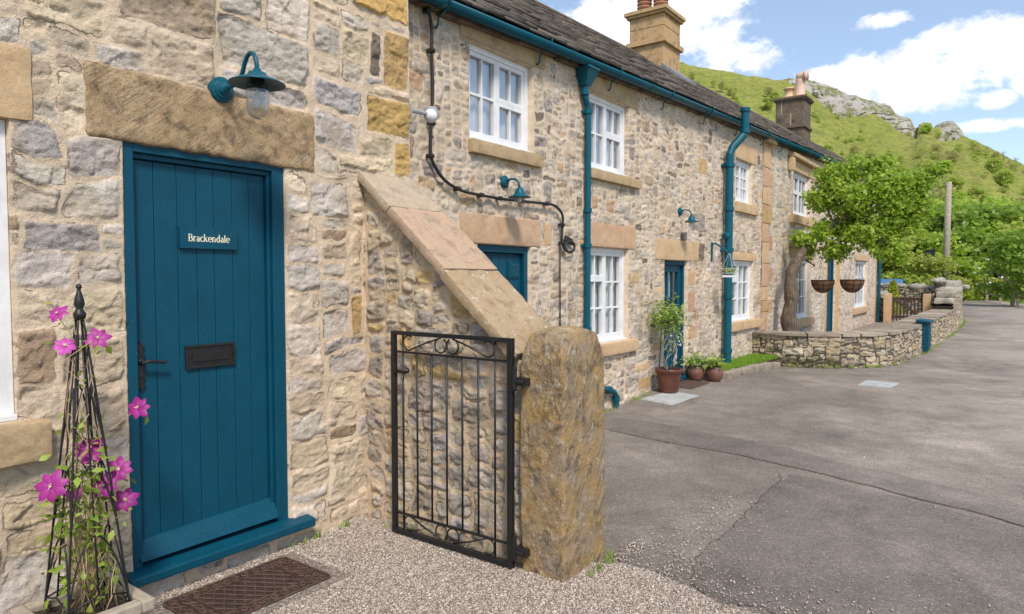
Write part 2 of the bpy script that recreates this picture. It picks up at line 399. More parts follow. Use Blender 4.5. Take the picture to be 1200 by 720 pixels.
# ------------------------------------------------------------------ rubble masonry as displaced geometry
PAL = {  # linear albedo palettes: (colour, weight, dark patch strength)
 'near': [((.52,.475,.43), 3, .35), ((.59,.53,.465), 3, .15), ((.58,.49,.37), 3, .2), ((.64,.54,.40), 3, .1), ((.41,.38,.37), 1.3, 1.), ((.45,.37,.28), 1.2, .3), ((.54,.38,.19), .3, .2), ((.36,.27,.19), .15, .6)],
 'far': [((.49,.44,.38), 3, .8), ((.56,.49,.42), 3, .6), ((.58,.49,.38), 3, .4), ((.60,.52,.41), 2.2, .2), ((.36,.32,.29), 1.3, 1.), ((.42,.33,.25), 1.1, .7), ((.50,.35,.23), .45, .3), ((.20,.17,.15), .5, 1.)],
 'house_b': [((.54,.49,.44), 3, .6), ((.60,.55,.49), 3, .35), ((.60,.52,.43), 2.5, .3), ((.40,.37,.34), 1.5, 1.), ((.52,.44,.34), 1.3, .6)],
 'butt': [((.47,.42,.36), 3, .4), ((.54,.46,.35), 3, .2), ((.37,.33,.29), 1.8, .9), ((.54,.40,.20), .8, .2), ((.29,.26,.23), .7, .9), ((.41,.38,.36), 1.5, .5)],
 'dry': [((.42,.36,.27), 3, .5), ((.36,.29,.19), 2, .5), ((.48,.43,.35), 2, .3), ((.28,.25,.21), 2, 1.), ((.50,.42,.30), 1, .3)],
 'ochre': [((.56,.37,.13), 1, .25), ((.52,.36,.16), 1, .4)],
 'quoin': [((.56,.36,.22), 1, .1), ((.52,.30,.20), 1, .15), ((.58,.42,.26), 1.4, .1)],
 'sandblock': [((.56,.38,.20), 1, .1)], 'greyblock': [((.30,.27,.25), 1, .7)], 'darkblock': [((.17,.14,.12), 1, 1.)]}
def facets(U, V, sx, sy, seed):
    """broken rock: flat facets with random tilt; returns height (-1..1) and a random tone per facet"""
    x, y = U/sx, V/sy; ix, iy = np.floor(x), np.floor(y); best = np.full(U.shape, 9e9); hh = np.zeros(U.shape); tone = np.zeros(U.shape)
    for a in (-1, 0, 1):
        for b in (-1, 0, 1):
            cx, cy = ix+a, iy+b; z = np.zeros_like(cx)
            px = cx+.5+.45*_hash(cx, cy, z, seed); py = cy+.5+.45*_hash(cx, cy, z, seed+1)
            d = (x-px)**2+(y-py)**2; m = d < best; best = np.where(m, d, best)
            f = .5*_hash(cx, cy, z, seed+2)+.75*_hash(cx, cy, z, seed+3)*(x-px)+.75*_hash(cx, cy, z, seed+4)*(y-py)
            hh = np.where(m, f, hh); tone = np.where(m, _hash(cx, cy, z, seed+5), tone)
    return hh, tone
def gridlines(a, b, step, snaps=()):
    """step: number or function of position"""
    xs = [a]
    while xs[-1] < b:
        xs.append(xs[-1]+(step(xs[-1]) if callable(step) else step))
    xs[-1] = b; xs = np.array(xs)
    for sv in snaps:
        if a < sv < b: xs[np.argmin(abs(xs-sv))] = sv
    return np.unique(xs)
def masonry(name, us, vs, place, cell, wr, hr, pal, seed, holes=(), specials=(), amp=.018, joint=.022, keep=None,
            reveal=.14, mats=None, parent=None, rag=.012, chip=1.0, u_jit=.3, back=None, warp=.05, fsc=1.0):
    rng = random.Random(seed); u0, u1, v0, v1 = us[0], us[-1], vs[0], vs[-1]
    nu, nv = int(math.ceil((u1-u0)/cell)), int(math.ceil((v1-v0)/cell))
    occ = np.zeros((nv, nu), bool)
    rects = []
    def mark(a, b, c, d):
        i0, i1 = max(0, int(round((a-u0)/cell))), int(round((b-u0)/cell)); j0, j1 = max(0, int(round((c-v0)/cell))), int(round((d-v0)/cell))
        occ[j0:j1, i0:i1] = True
    for h in holes: mark(*h[:4])
    for s_ in specials: mark(*s_[:4]); rects.append((s_[0], s_[1], s_[2], s_[3], s_[4], True))
    w0, w1 = max(1, int(wr[0]/cell)), max(2, int(wr[1]/cell)); h0, h1 = max(1, int(hr[0]/cell)), max(2, int(hr[1]/cell))
    for j in range(nv):
        i = 0
        while i < nu:
            if occ[j, i]: i += 1; continue
            run = 0
            while i+run < nu and not occ[j, i+run] and run < w1+w0: run += 1
            w = int(round(w0+(w1-w0)*rng.random()**1.4)); w = min(w, run)
            if run-w < w0: w = run if run <= w1 else run//2
            w = max(1, w)
            h = int(round(h0+(h1-h0)*rng.random()**1.2))
            if w < 1.4*h: h = max(h0, int(w/1.1)) if rng.random() < .8 else h
            h = max(1, min(h, nv-j))
            while h > 1 and occ[j:j+h, i:i+w].any(): h -= 1
            occ[j:j+h, i:i+w] = True
            rects.append((u0+i*cell, u0+(i+w)*cell, v0+j*cell, v0+(j+h)*cell, pal, False))
            i += w
    U, V = np.meshgrid(us, vs)
    fq = .55/((wr[0]+wr[1])/2*.5+.02)
    W1 = fbm(U*18, V*18, seed=seed+1, oct=4, rough=.65); W2 = fbm(U*18, V*18, seed=seed+2, oct=4, rough=.65)
    B1 = fbm(U*fq, V*fq, seed=seed+21, oct=2); B2 = fbm(U*fq, V*fq, seed=seed+22, oct=2)
    edge_f = 1.0
    for h_ in list(holes):      # stones stay square against the openings
        dx = np.maximum(np.maximum(h_[0]-U, U-h_[1]), 0); dy = np.maximum(np.maximum(h_[2]-V, V-h_[3]), 0); edge_f = edge_f*sstep(0, .09, np.hypot(dx, dy))
    for h_ in list(specials):
        dx = np.maximum(np.maximum(h_[0]-U, U-h_[1]), 0); dy = np.maximum(np.maximum(h_[2]-V, V-h_[3]), 0); edge_f = edge_f*(.15+.85*sstep(0, .07, np.hypot(dx, dy)))
    wb = warp*edge_f
    UW, VW = U+W1*.013+B1*wb, V+W2*.013+B2*wb
    SD = np.full(U.shape, -.03); C = np.full(U.shape+(4,), .4); OFF = np.zeros(U.shape); RN = np.zeros(U.shape); TIL = np.zeros(U.shape); SM = np.zeros(U.shape)
    for (a, b, c, d, pk, spc) in rects:
        opts = PAL[pk]; tot = sum(o[1] for o in opts); r = rng.random()*tot
        for o in opts:
            r -= o[1]
            if r <= 0: break
        base = np.array(o[0])*np.array([1.02, .995, .985])*(.86+.3*rng.random())*np.array([1+.05*(rng.random()-.5), 1, 1+.08*(rng.random()-.5)])
        g = joint*(.12+.42*rng.random()) if not spc else joint*.3
        mw, mh = b-a, d-c; jx = min(u_jit*mw*.22, joint*.9) if not spc else .004; jy = min(u_jit*mh*.25, joint*.7) if not spc else .004
        q = [(a+g+rng.uniform(-.4, 1)*jx, c+g+rng.uniform(-.5, 1)*jy), (b-g-rng.uniform(-.4, 1)*jx, c+g+rng.uniform(-.5, 1)*jy),
             (b-g-rng.uniform(-.4, 1)*jx, d-g-rng.uniform(-.5, 1)*jy), (a+g+rng.uniform(-.4, 1)*jx, d-g-rng.uniform(-.5, 1)*jy)]
        i0, i1 = np.searchsorted(us, a-.03), np.searchsorted(us, b+.03); j0, j1 = np.searchsorted(vs, c-.03), np.searchsorted(vs, d+.03)
        if i1 <= i0 or j1 <= j0: continue
        x = UW[j0:j1, i0:i1]; y = VW[j0:j1, i0:i1]; k = min(.0075, .07*min(mw, mh)) if not spc else .004
        acc = 0
        for e in range(4):
            (ax, ay), (bx, by) = q[e], q[(e+1) % 4]; L = math.hypot(bx-ax, by-ay) or 1e-6
            dd = ((bx-ax)*(y-ay)-(by-ay)*(x-ax))/L
            acc = acc+np.exp(np.clip(-dd/k, -40, 40))
        sdl = -k*np.log(acc)
        m = sdl > SD[j0:j1, i0:i1]
        SD[j0:j1, i0:i1][m] = sdl[m]
        C[j0:j1, i0:i1][m] = (*base, o[2]*(.3+.7*rng.random()))
        OFF[j0:j1, i0:i1][m] = rng.uniform(-.4, .9); RN[j0:j1, i0:i1][m] = rng.random()*60; SM[j0:j1, i0:i1][m] = .35 if spc and pk in ('quoin', 'sandblock') else 1
        tx, ty = rng.uniform(-1, 1), rng.uniform(-1, 1)
        TIL[j0:j1, i0:i1][m] = (tx*(x-(a+b)/2)+ty*(y-(c+d)/2))[m]
    prof = sstep(-.003, .014, SD)
    ch = fbm(U*6.5+RN, V*8.5-RN, seed=seed+5, oct=5, rough=.6)
    terr = np.floor(ch*5)+sstep(.35, .65, (ch*5) % 1.0)
    f1, t1 = facets(U+W1*.012+RN, V+W2*.012, .10*fsc, .065*fsc, seed+31); f2, t2 = facets(U+W2*.008, V+W1*.008+RN, .042*fsc, .028*fsc, seed+41)
    rough = (.30*ch+.08*terr+.75*f1+.42*f2)*SM
    C[..., :3] *= (1+(.05*t1+.045*t2)*SM)[..., None]
    H = prof*(amp*.22+OFF*amp*.30*SM+TIL*.10*SM+rough*amp*.95*chip)+(1-prof)*(fbm(U*22, V*22, seed=seed+9)*.004+fbm(U*5, V*5, seed=seed+8)*.007)
    H += .006*fbm(U*1.4, V*1.4, seed=seed+11)
    P = place(U.ravel(), V.ravel(), H.ravel())
    n = U.size; ncol = len(us)
    ii, jj = np.meshgrid(np.arange(len(us)-1), np.arange(len(vs)-1))
    cu = (us[ii]+us[ii+1])/2; cv = (vs[jj]+vs[jj+1])/2
    ok = np.ones(cu.shape, bool)
    for hh in holes: ok &= ~((cu > hh[0]) & (cu < hh[1]) & (cv > hh[2]) & (cv < hh[3]))
    if keep is not None: ok &= keep(cu, cv)
    base_i = (jj*ncol+ii)[ok]
    F = np.stack([base_i, base_i+1, base_i+1+ncol, base_i+ncol], 1)
    Vx = [P]; Sd = [SD.ravel()]; Cc = [C.reshape(-1, 4)]; Fx = [F]; cnt = n
    for hh in holes:
        if reveal <= 0 or (len(hh) > 4 and hh[4] == 0): continue
        a, b, c, d = [np.argmin(abs(arr-v)) for arr, v in ((us, hh[0]), (us, hh[1]), (vs, hh[2]), (vs, hh[3]))]
        for seq in ([(j, a) for j in range(c, d+1)], [(j, b) for j in range(d, c-1, -1)], [(d, i) for i in range(a, b+1)], [(c, i) for i in range(b, a-1, -1)]):
            idx = np.array([j*ncol+i for j, i in seq]); k = len(idx)
            if k < 2: continue
            Pb = place(U.ravel()[idx], V.ravel()[idx], np.full(k, -reveal))
            Vx.append(Pb); Sd.append(SD.ravel()[idx]); Cc.append(C.reshape(-1, 4)[idx])
            q = np.arange(k-1); Fx.append(np.stack([idx[:-1], idx[1:], cnt+q+1, cnt+q], 1)[:, ::-1]); cnt += k
    me = npmesh(name, np.concatenate(Vx), np.concatenate(Fx), [('sd', 'FLOAT', np.concatenate(Sd)), ('scol', 'FLOAT_COLOR', np.concatenate(Cc))])
    return link(name, me, mats, parent, smooth=True)

def rough_block(name, x0, x1, y0, y1, z0, z1, mat, parent=None, res=.03, amp=.004, rnd=.01, seed=0, xf=None, label=None):
    """dressed stone block: rounded, slightly uneven box"""
    c = np.array([(x0+x1)/2, (y0+y1)/2, (z0+z1)/2]); hs = np.array([x1-x0, y1-y0, z1-z0])/2
    Vs = []; Fs = []; cnt = 0
    for ax in range(3):
        for sg in (-1, 1):
            o = [k for k in range(3) if k != ax]
            na, nb = [max(2, int(round(2*hs[k]/res))+1) for k in o]
            a = np.linspace(-1, 1, na); b = np.linspace(-1, 1, nb); A, B = np.meshgrid(a, b)
            P = np.zeros(A.shape+(3,)); P[..., o[0]] = A*hs[o[0]]; P[..., o[1]] = B*hs[o[1]]; P[..., ax] = sg*hs[ax]
            P = P.reshape(-1, 3); i, j = np.meshgrid(np.arange(na-1), np.arange(nb-1)); q = (j*na+i).ravel()+cnt
            f = np.stack([q, q+1, q+1+na, q+na], 1)
            flip = (sg > 0) == (ax == 1)
            Fs.append(f[:, ::-1] if flip else f); Vs.append(P); cnt += len(P)
    P = np.concatenate(Vs)
    inner = np.clip(P, -(hs-rnd), hs-rnd); d = P-inner; L = np.linalg.norm(d, axis=1, keepdims=True); L[L == 0] = 1
    P = inner+d/L*np.minimum(L, rnd)
    Pw = P+c; nrm = d/L; s = 1/max(res*3, .05)
    Pw = Pw+nrm*(amp*(fbm(Pw[:, 0]*s+seed, Pw[:, 1]*s, Pw[:, 2]*s, seed=seed+3, oct=4)[:, None])+0)
    if xf is not None: Pw = xf(Pw)
    me = npmesh(name, Pw, np.concatenate(Fs))
    o = link(name, me, M[mat] if isinstance(mat, str) else mat, parent, smooth=True)
    if label: o['label'] = label
    return o

# ------------------------------------------------------------------ joinery
def window(parent, X, Y0, Y1, z0, z1, lights, fw=.05, glass='pane', curtain=True, depth=.07):
    """lights: list of (width_fraction, [(height_fraction, rows, cols), ... bottom to top])"""
    fr = MB(); gl = MB()
    xf = X; xb = X-depth
    y0, y1, a, b = Y0+.002, Y1-.002, z0+.002, z1-.002
    fr.box(xb, xf, y0, y0+fw, a, b); fr.box(xb, xf, y1-fw, y1, a, b); fr.box(xb, xf, y0+fw, y1-fw, a, a+fw); fr.box(xb, xf, y0+fw, y1-fw, b-fw, b)
    fr.box(xb, xf+.035, y0-.0, y1+.0, a-.001, a+.022)
    yy = y0+fw; W = (y1-y0-2*fw); tot = sum(l[0] for l in lights); bar = .022; sash = .038
    for li, (wf, stack) in enumerate(lights):
        ye = yy+W*wf/tot; zz = a+fw; Hh = (b-a-2*fw); ht = sum(s_[0] for s_ in stack)
        for (hf, rows, cols) in stack:
            ze = zz+Hh*hf/ht; xs = xf-.012
            fr.box(xb+.01, xs, yy, yy+sash, zz, ze); fr.box(xb+.01, xs, ye-sash, ye, zz, ze)
            fr.box(xb+.01, xs, yy+sash, ye-sash, zz, zz+sash); fr.box(xb+.01, xs, yy+sash, ye-sash, ze-sash, ze)
            iy0, iy1, iz0, iz1 = yy+sash, ye-sash, zz+sash, ze-sash
            for c in range(1, cols):
                y = iy0+(iy1-iy0)*c/cols; fr.box(xb+.02, xs-.006, y-bar/2, y+bar/2, iz0, iz1)
            for r in range(1, rows):
                z = iz0+(iz1-iz0)*r/rows; fr.box(xb+.02, xs-.009, iy0, iy1, z-bar/2, z+bar/2)
            gl.add([(xb+.026, iy0, iz0), (xb+.026, iy1, iz0), (xb+.026, iy1, iz1), (xb+.026, iy0, iz1)], [(0, 1, 2, 3)])
            zz = ze
        yy = ye
    w = fr.build('window', M['white'], parent, bevel=.003)
    gl.build('pane', M[glass], w)
    if curtain:
        rg = random.Random(int(Y0*100)); ny = 60
        for (ca, cb) in (((0, .5), (.5, 1)) if curtain is True else curtain):
            cm = MB(); ys = [Y0+.03+(Y1-Y0-.06)*(ca+(cb-ca)*k/ny) for k in range(ny+1)]; vs = []
            for z, am in ((z0+.05, .022), ((z0+z1)/2, .018), (z1-.03, .010)):
                for k, y in enumerate(ys): vs.append((xb-.024+am*.5*math.sin(k*.52+math.sin(k*.17)*1.7), y, z))
            fs = [(r*(ny+1)+k, r*(ny+1)+k+1, (r+1)*(ny+1)+k+1, (r+1)*(ny+1)+k) for r in range(2) for k in range(ny)]
            cm.add(vs, fs); cm.build('curtain', M['curtain'], w, smooth=True)
    return w
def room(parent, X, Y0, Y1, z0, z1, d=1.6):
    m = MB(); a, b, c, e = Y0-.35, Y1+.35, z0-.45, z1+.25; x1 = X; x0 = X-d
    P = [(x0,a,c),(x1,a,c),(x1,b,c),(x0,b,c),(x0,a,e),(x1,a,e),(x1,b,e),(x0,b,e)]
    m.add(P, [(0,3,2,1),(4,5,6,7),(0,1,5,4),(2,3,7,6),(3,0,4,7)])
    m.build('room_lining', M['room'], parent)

# ------------------------------------------------------------------ NEAR COTTAGE
near = thing('stone_cottage', 'near limestone cottage with the teal plank door and dark gritstone lintel', 'cottage', (0, 1.6, 0))
DO = (1.425, 2.258, .145, 2.105); WI = (.12, 1.005, .93, 2.12)
us = gridlines(-1.2, 3.2, lambda u: .0072 if u > .7 else .03, (DO[0], DO[1], WI[0], WI[1]))
vs = gridlines(-.12, 5.0, lambda v: .0074 if v < 3.5 else .04, (DO[2], DO[3], WI[2], WI[3]))
LN = (1.275, 2.45, 2.12, 2.405)
sp = [(2.84, 3.2, 2.38, 2.62, 'ochre'), (2.98, 3.2, 2.68, 3.04, 'ochre'), (2.72, 3.2, 3.1, 3.42, 'ochre'), (3.05, 3.2, 2.14, 2.36, 'ochre'),
      (2.70, 2.79, 1.14, 1.40, 'ochre'), (1.03, 1.33, 1.60, 1.74, 'near'), (2.86, 2.96, 2.72, 3.0, 'darkblock')]
masonry('wall', us, vs, lambda u, v, h: np.stack([h, u, v], 1), .036, (.17, .62), (.10, .29), 'near', 7,
        holes=[DO+(1,), WI+(1,), (LN[0]+.012, LN[1]-.012, LN[2]-.02, LN[3]-.012, 0), (.06, 1.075, 2.13, 2.395, 0)], specials=sp, amp=.0135, joint=.026, reveal=.13, warp=.045,
        mats=M['near'], parent=near)
def shear_l(P):   # the lintel's lower edge and ends are a little out of true
    Q = P.copy(); Q[:, 2] += (P[:, 1]-1.3)*-.010; return Q
rough_block('lintel', -.15, .012, LN[0], LN[1], 2.10, LN[3]+.012, 'lintel_dark', near, .012, .009, .018, 3, shear_l)
rough_block('lintel', -.15, .010, -.02, 1.085, 2.12, 2.405, 'sand', near, .02, .004, .008, 4, label='smooth sandstone lintel over the white window')
rough_block('sill', -.12, .07, -.0, 1.10, .765, .925, 'sill', near, .015, .005, .012, 5)
window(near, -.035, WI[0], WI[1], WI[2], WI[3], [(1, [(1, 3, 2)]), (1, [(1, 3, 2)])], fw=.07)
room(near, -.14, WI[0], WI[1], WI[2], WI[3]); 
# door frame: jambs, head, threshold
m = MB()
m.box(-.13, -.010, 1.428, 1.475, .16, 2.10); m.box(-.13, -.012, 2.185, 2.256, .16, 2.10); m.box(-.13, -.011, 1.475, 2.185, 2.062, 2.102)
m.box(-.13, -.032, 2.165, 2.185, .25, 2.062); m.box(-.13, -.033, 1.477, 2.165, 2.038, 2.062)
m.build('door_frame', M['teal'], near, bevel=.004)
m = MB(); m.hexa([(-.13, 1.39, .135), (.075, 1.385, .115), (.075, 2.375, .112), (-.13, 2.37, .135), (-.13, 1.39, .192), (.075, 1.385, .158), (.075, 2.375, .158), (-.13, 2.37, .192)])
m.build('threshold', M['teal'], near, bevel=.008)
m = MB(); rr = random.Random(4)
ys = [1.478, 1.58, 1.69, 1.785, 1.875, 1.975, 2.07, 2.162]
m.box(-.10, -.062, 1.478, 2.163, .195, 2.036)
for i in range(7):
    m.box(-.065, -.052-rr.random()*.002, ys[i]+.0012, ys[i+1]-.0012, .224, 2.034)
door = m.build('door', M['teal'], near, bevel=.002)
m = MB(); m.hexa([(-.058, 1.462, .190), (.008, 1.462, .196), (.008, 2.185, .202), (-.058, 2.185, .196), (-.058, 1.462, .285), (-.045, 1.462, .280), (-.045, 2.185, .300), (-.058, 2.185, .305)])
m.build('weather_board', M['teal'], door, bevel=.003)
# letter box
m = MB(); y0, y1, z0, z1 = 1.713, 1.972, 1.052, 1.167; X = -.050
m.box(X-.006, X+.006, y0, y1, z0, z1)
for b_ in ((y0, y1, z0, z0+.012), (y0, y1, z1-.012, z1), (y0, y0+.012, z0+.012, z1-.012), (y1-.012, y1, z0+.012, z1-.012)): m.box(X+.006, X+.012, *b_)
m.box(X+.0065, X+.011, y0+.035, y1-.035, z0+.032, z1-.034)
for s_ in (y0+.022, y1-.022): m.lathe([(0, .006), (.006, .006), (.004, .012), (0, .013)], (X, s_, (z0+z1)/2), 10, 'x')
m.build('letter_box', M['black'], door, bevel=.002)
# lever handle on a fleur back plate
m = MB(); hy, hz = 1.500, 1.09
pl = [(-.012, -.10), (-.022, -.088), (-.010, -.078), (-.016, -.062), (-.021, -.05), (-.014, -.03), (-.02, 0), (-.014, .03), (-.021, .05), (-.016, .062), (-.010, .078), (-.022, .088), (-.012, .10), (0, .115)]
pts = [(hy+a, hz+b) for a, b in pl]+[(hy-a, hz+b) for a, b in pl[::-1][1:]]+[(hy, hz-.115)]
n = len(pts); m.add([(-.055, a, b) for a, b in pts]+[(-.040, a, b) for a, b in pts], [tuple(range(n)), tuple(range(2*n-1, n-1, -1))]+[(i, i+n, (i+1) % n+n, (i+1) % n) for i in range(n)])
m.lathe([(.017, 0), (.017, .012), (.010, .02), (.010, .04), (0, .042)], (-.046, hy, hz+.02), 14, 'x')
m.tube([(-.012, hy, hz+.02), (-.008, hy+.03, hz+.024), (-.008, hy+.06, hz+.018), (-.01, hy+.09, hz+.012), (-.012, hy+.112, hz+.016)], [.008, .009, .008, .008, .005])
m.lathe([(.012, 0), (.012, .008), (0, .010)], (-.046, hy, hz-.045), 12, 'x')
m.build('handle', M['black'], door, smooth=False, bevel=.0015)
# name plate
m = MB(); m.box(-.058, -.036, 1.693, 1.992, 1.640, 1.742)
np_o = m.build('name_plate', [M['teal'], M['cream']], door, bevel=.002)
def text_mesh(body, size, font_shift=.5):
    cu = bpy.data.curves.new('lettering', 'FONT'); cu.body = body; cu.size = size; cu.extrude = .0012; cu.align_x = 'CENTER'; cu.align_y = 'CENTER'
    o = bpy.data.objects.new('lettering_tmp', cu); COL.objects.link(o)
    bpy.context.view_layer.update(); dg = bpy.context.evaluated_depsgraph_get(); me = bpy.data.meshes.new_from_object(o.evaluated_get(dg))
    bpy.data.objects.remove(o); bpy.data.curves.remove(cu); return me
# serif lettering drawn stroke by stroke (text height in units of x-height)
def serif_letters():
    """returns list of boxes/strokes in (x,y) units; thick .17, thin .08"""
    T, t = .19, .085; out = []; x = 0
    def stroke(pts, w):
        out.append(([(x+a, b) for a, b in pts], w))
    def serif(cx, y, w=.30): stroke([(cx-w/2, y), (cx+w/2, y)], [.06, .06])
    def arc(cx, cy, rx, ry, a0, a1, wa, wb, n=14):
        pts = []; ws = []
        for k in range(n+1):
            a = rad(a0+(a1-a0)*k/n); pts.append((cx+rx*math.cos(a), cy+ry*math.sin(a))); ws.append(wb+(wa-wb)*abs(math.cos(a)))
        stroke(pts, ws)
    def B():
        nonlocal x
        stroke([(.16, 0), (.16, 1.45)], [T, T]); serif(.12, .03, .3); serif(.12, 1.42, .3)
        stroke([(.1, 1.41), (.5, 1.41)], [t, t]); stroke([(.1, .04), (.52, .04)], [t, t]); stroke([(.16, .76), (.5, .76)], [t, t])
        arc(.46, 1.085, .27, .325, -90, 90, T, t); arc(.50, .40, .32, .36, -90, 90, T, t); x += .98
    def r():
        nonlocal x
        stroke([(.16, 0), (.16, .95)], [T, T]); serif(.17, .03, .38); serif(.09, .93, .2)
        arc(.42, .62, .26, .33, 150, 60, T*.7, t*1.6); out.append(([(x+.55, .86), (x+.60, .80)], [.17, .17])); x += .68
    def a():
        nonlocal x
        stroke([(.56, .12), (.56, .70)], [T, T]); arc(.36, .68, .20, .28, 0, 150, T*.8, t); arc(.34, .28, .22, .27, 60, 360, T*.9, t); stroke([(.56, .12), (.66, .03), (.74, .06)], [T*.8, t, t*.6]); x += .80
    def c():
        nonlocal x
        arc(.42, .48, .33, .47, 55, 320, T, t); out.append(([(x+.57, .80), (x+.62, .74)], [.16, .16])); x += .78
    def k():
        nonlocal x
        stroke([(.16, 0), (.16, 1.5)], [T, T]); serif(.17, .03, .34); serif(.09, 1.48, .2); stroke([(.20, .42), (.62, .90)], [t, t]); stroke([(.34, .56), (.70, .04)], [T, T]); serif(.64, .92, .26); serif(.72, .03, .28); x += .92
    def e():
        nonlocal x
        arc(.42, .48, .33, .47, 5, 318, T, t, 20); stroke([(.12, .52), (.74, .52)], [t, t]); x += .84
    def n():
        nonlocal x
        stroke([(.16, 0), (.16, .95)], [T, T]); serif(.17, .03, .34); serif(.09, .93, .2); arc(.42, .58, .26, .36, 165, 15, T*.6, t*1.3); stroke([(.67, .62), (.67, 0)], [T, T]); serif(.68, .03, .34); x += .96
    def d():
        nonlocal x
        stroke([(.66, .04), (.66, 1.5)], [T, T]); serif(.59, 1.48, .2); serif(.72, .03, .22); arc(.40, .47, .30, .46, 25, 335, T, t); x += .92
    def l():
        nonlocal x
        stroke([(.18, 0), (.18, 1.5)], [T, T]); serif(.19, .03, .36); serif(.11, 1.48, .2); x += .46
    for fn in (B, r, a, c, k, e, n, d, a, l, e): fn()
    return out, x
strokes, tw = serif_letters(); hx = .0245; yc = 1.8425; m = MB(); SX = .0240
li = 0
for pts, w in strokes:
    w = w if isinstance(w, list) else [w]*len(pts)
    if len(w) == 2 and len(pts) > 2: w = [w[0]]*len(pts)
    L = []; R = []
    for i, (a, b) in enumerate(pts):
        p0 = pts[max(0, i-1)]; p1 = pts[min(len(pts)-1, i+1)]; dx, dy = p1[0]-p0[0], p1[1]-p0[1]; ln = math.hypot(dx, dy) or 1
        nx, ny = -dy/ln*w[i]/2, dx/ln*w[i]/2; L.append((a+nx, b+ny)); R.append((a-nx, b-ny))
    xo = -.0350+li*.00001; li += 1
    f = lambda q: (xo, yc+(q[0]-tw/2)*SX, 1.674+q[1]*hx)
    vs_ = [f(q) for q in L]+[f(q) for q in R]; k = len(L)
    vs2 = vs_+[(-.0362, v[1], v[2]) for v in vs_]
    fs = [(i, i+1, k+i+1, k+i) for i in range(k-1)]+[(i, i+1, 2*k+i+1, 2*k+i) for i in range(k-1)]+[(k+i, k+i+1, 3*k+i+1, 3*k+i) for i in range(k-1)]
    m.add(vs2, fs)
me = bpy.data.meshes.new('letters'); me.from_pydata([tuple(Vector(v)-wloc(np_o)) for v in m.v], [], m.f)
# join the letters into the plate's mesh (they are carved on it)
import bmesh
bm = bmesh.new(); bm.from_mesh(np_o.data); n0 = len(bm.faces); bm.from_mesh(me)
for i, f_ in enumerate(bm.faces):
    if i >= n0: f_.material_index = 1
bm.to_mesh(np_o.data); bm.free(); np_o.data.update(); bpy.data.meshes.remove(me)
for md in list(np_o.modifiers): np_o.modifiers.remove(md)
# the shell behind the front: gable end, back, roof
EAVE_N = 4.95
m = MB(); m.box(-5.6, -.16, 2.90, 3.196, 0, EAVE_N); m.box(-5.6, -.16, -1.2, -.9, 0, EAVE_N); m.box(-5.6, -5.3, -.9, 2.9, 0, EAVE_N)
M['rear'] = m_simple('rendered_stone', (.42, .37, .30), .95, 0, .3, 4, .8, 14)
m.build('side_walls', M['rear'], near)
def slate_roof(parent, Y0, Y1, xe, xr, ze, zr, slopeY=0, row=.20, seed=1, wr=(.18, .42), thick=.028, both=True, yrf=0):
    """courses of stone slates; ze/zr eave and ridge heights at Y=0, rising by slopeY per metre"""
    rg = random.Random(seed); V = []; F = []; C = []
    L = math.hypot(xe-xr, zr-ze); nr = int(L/row)
    sides = [(xe, xr)]+([(2*xr-xe, xr)] if both else [])
    for (xa, xb) in sides:
        for r in range(nr+1):
            t0 = (r*row-.03)/L; t1 = min(1.0, ((r+1)*row+.05)/L); y = Y0+rg.uniform(-.05, 0)
            while y < Y1:
                w = rg.uniform(*wr)*(1.2-.4*r/nr); y1 = min(y+w, Y1+.02); lift = rg.uniform(0, .012); th = thick*rg.uniform(.7, 1.3); tj = rg.uniform(-.02, .02)/L
                def P(t, yy, h):
                    x = xa+(xb-xa)*t; z = ze+(zr-ze)*t+slopeY*yy
                    s = 1 if xa > xb else -1
                    return (x+s*h*(zr-ze)/L, yy, z+h*abs(xe-xr)/L)
                b = len(V); g = .004
                V += [P(t0+tj, y+g, .012+lift), P(t0+tj, y1-g, .012+lift*.6), P(t1, y1-g, -.006), P(t1, y+g, -.006),
                      P(t0+tj, y+g, .012+lift+th), P(t0+tj, y1-g, .012+lift*.6+th), P(t1, y1-g, th-.006), P(t1, y+g, th-.006)]
                F += [(b+0, b+3, b+2, b+1), (b+4, b+5, b+6, b+7), (b, b+1, b+5, b+4), (b+1, b+2, b+6, b+5), (b+3, b, b+4, b+7)]
                k = rg.uniform(.55, 1.25); hc = rg.random(); col = (.115*k+.03*hc*k, .092*k+.012*hc*k, .078*k, 1); C += [col]*8
                y = y1
    me = npmesh('roof', V, F, [('scol', 'FLOAT_COLOR', C)])
    rf = link('roof', me, M['slate'], parent)
    return rf
def ridge(parent, Y0, Y1, xr, zr, slopeY):
    m = MB(); y = Y0
    while y < Y1:
        y1 = min(y+.45, Y1)
        for k in range(1):
            a = [(xr-.15, -.07), (xr-.13, -.045), (xr, .05), (xr+.13, -.045), (xr+.15, -.07), (xr, .0)]
            n = len(a); vs_ = [(x, y+.005, zr+dz+slopeY*y) for x, dz in a]+[(x, y1-.005, zr+dz+slopeY*y1) for x, dz in a]
            m.add(vs_, [tuple(range(n)), tuple(range(2*n-1, n-1, -1))]+[(i, i+n, (i+1) % n+n, (i+1) % n) for i in range(n)])
        y = y1
    return m.build('ridge_stones', M['slate_ridge'], parent)
M['slate_ridge'] = m_simple('ridge_stone', (.13, .105, .085), .9, 0, .35, 8, .8, 30)
rf = slate_roof(near, -1.35, 3.3, .16, -2.8, EAVE_N, EAVE_N+2.1, seed=5); ridge(rf, -1.35, 3.3, -2.8, EAVE_N+2.13, 0)

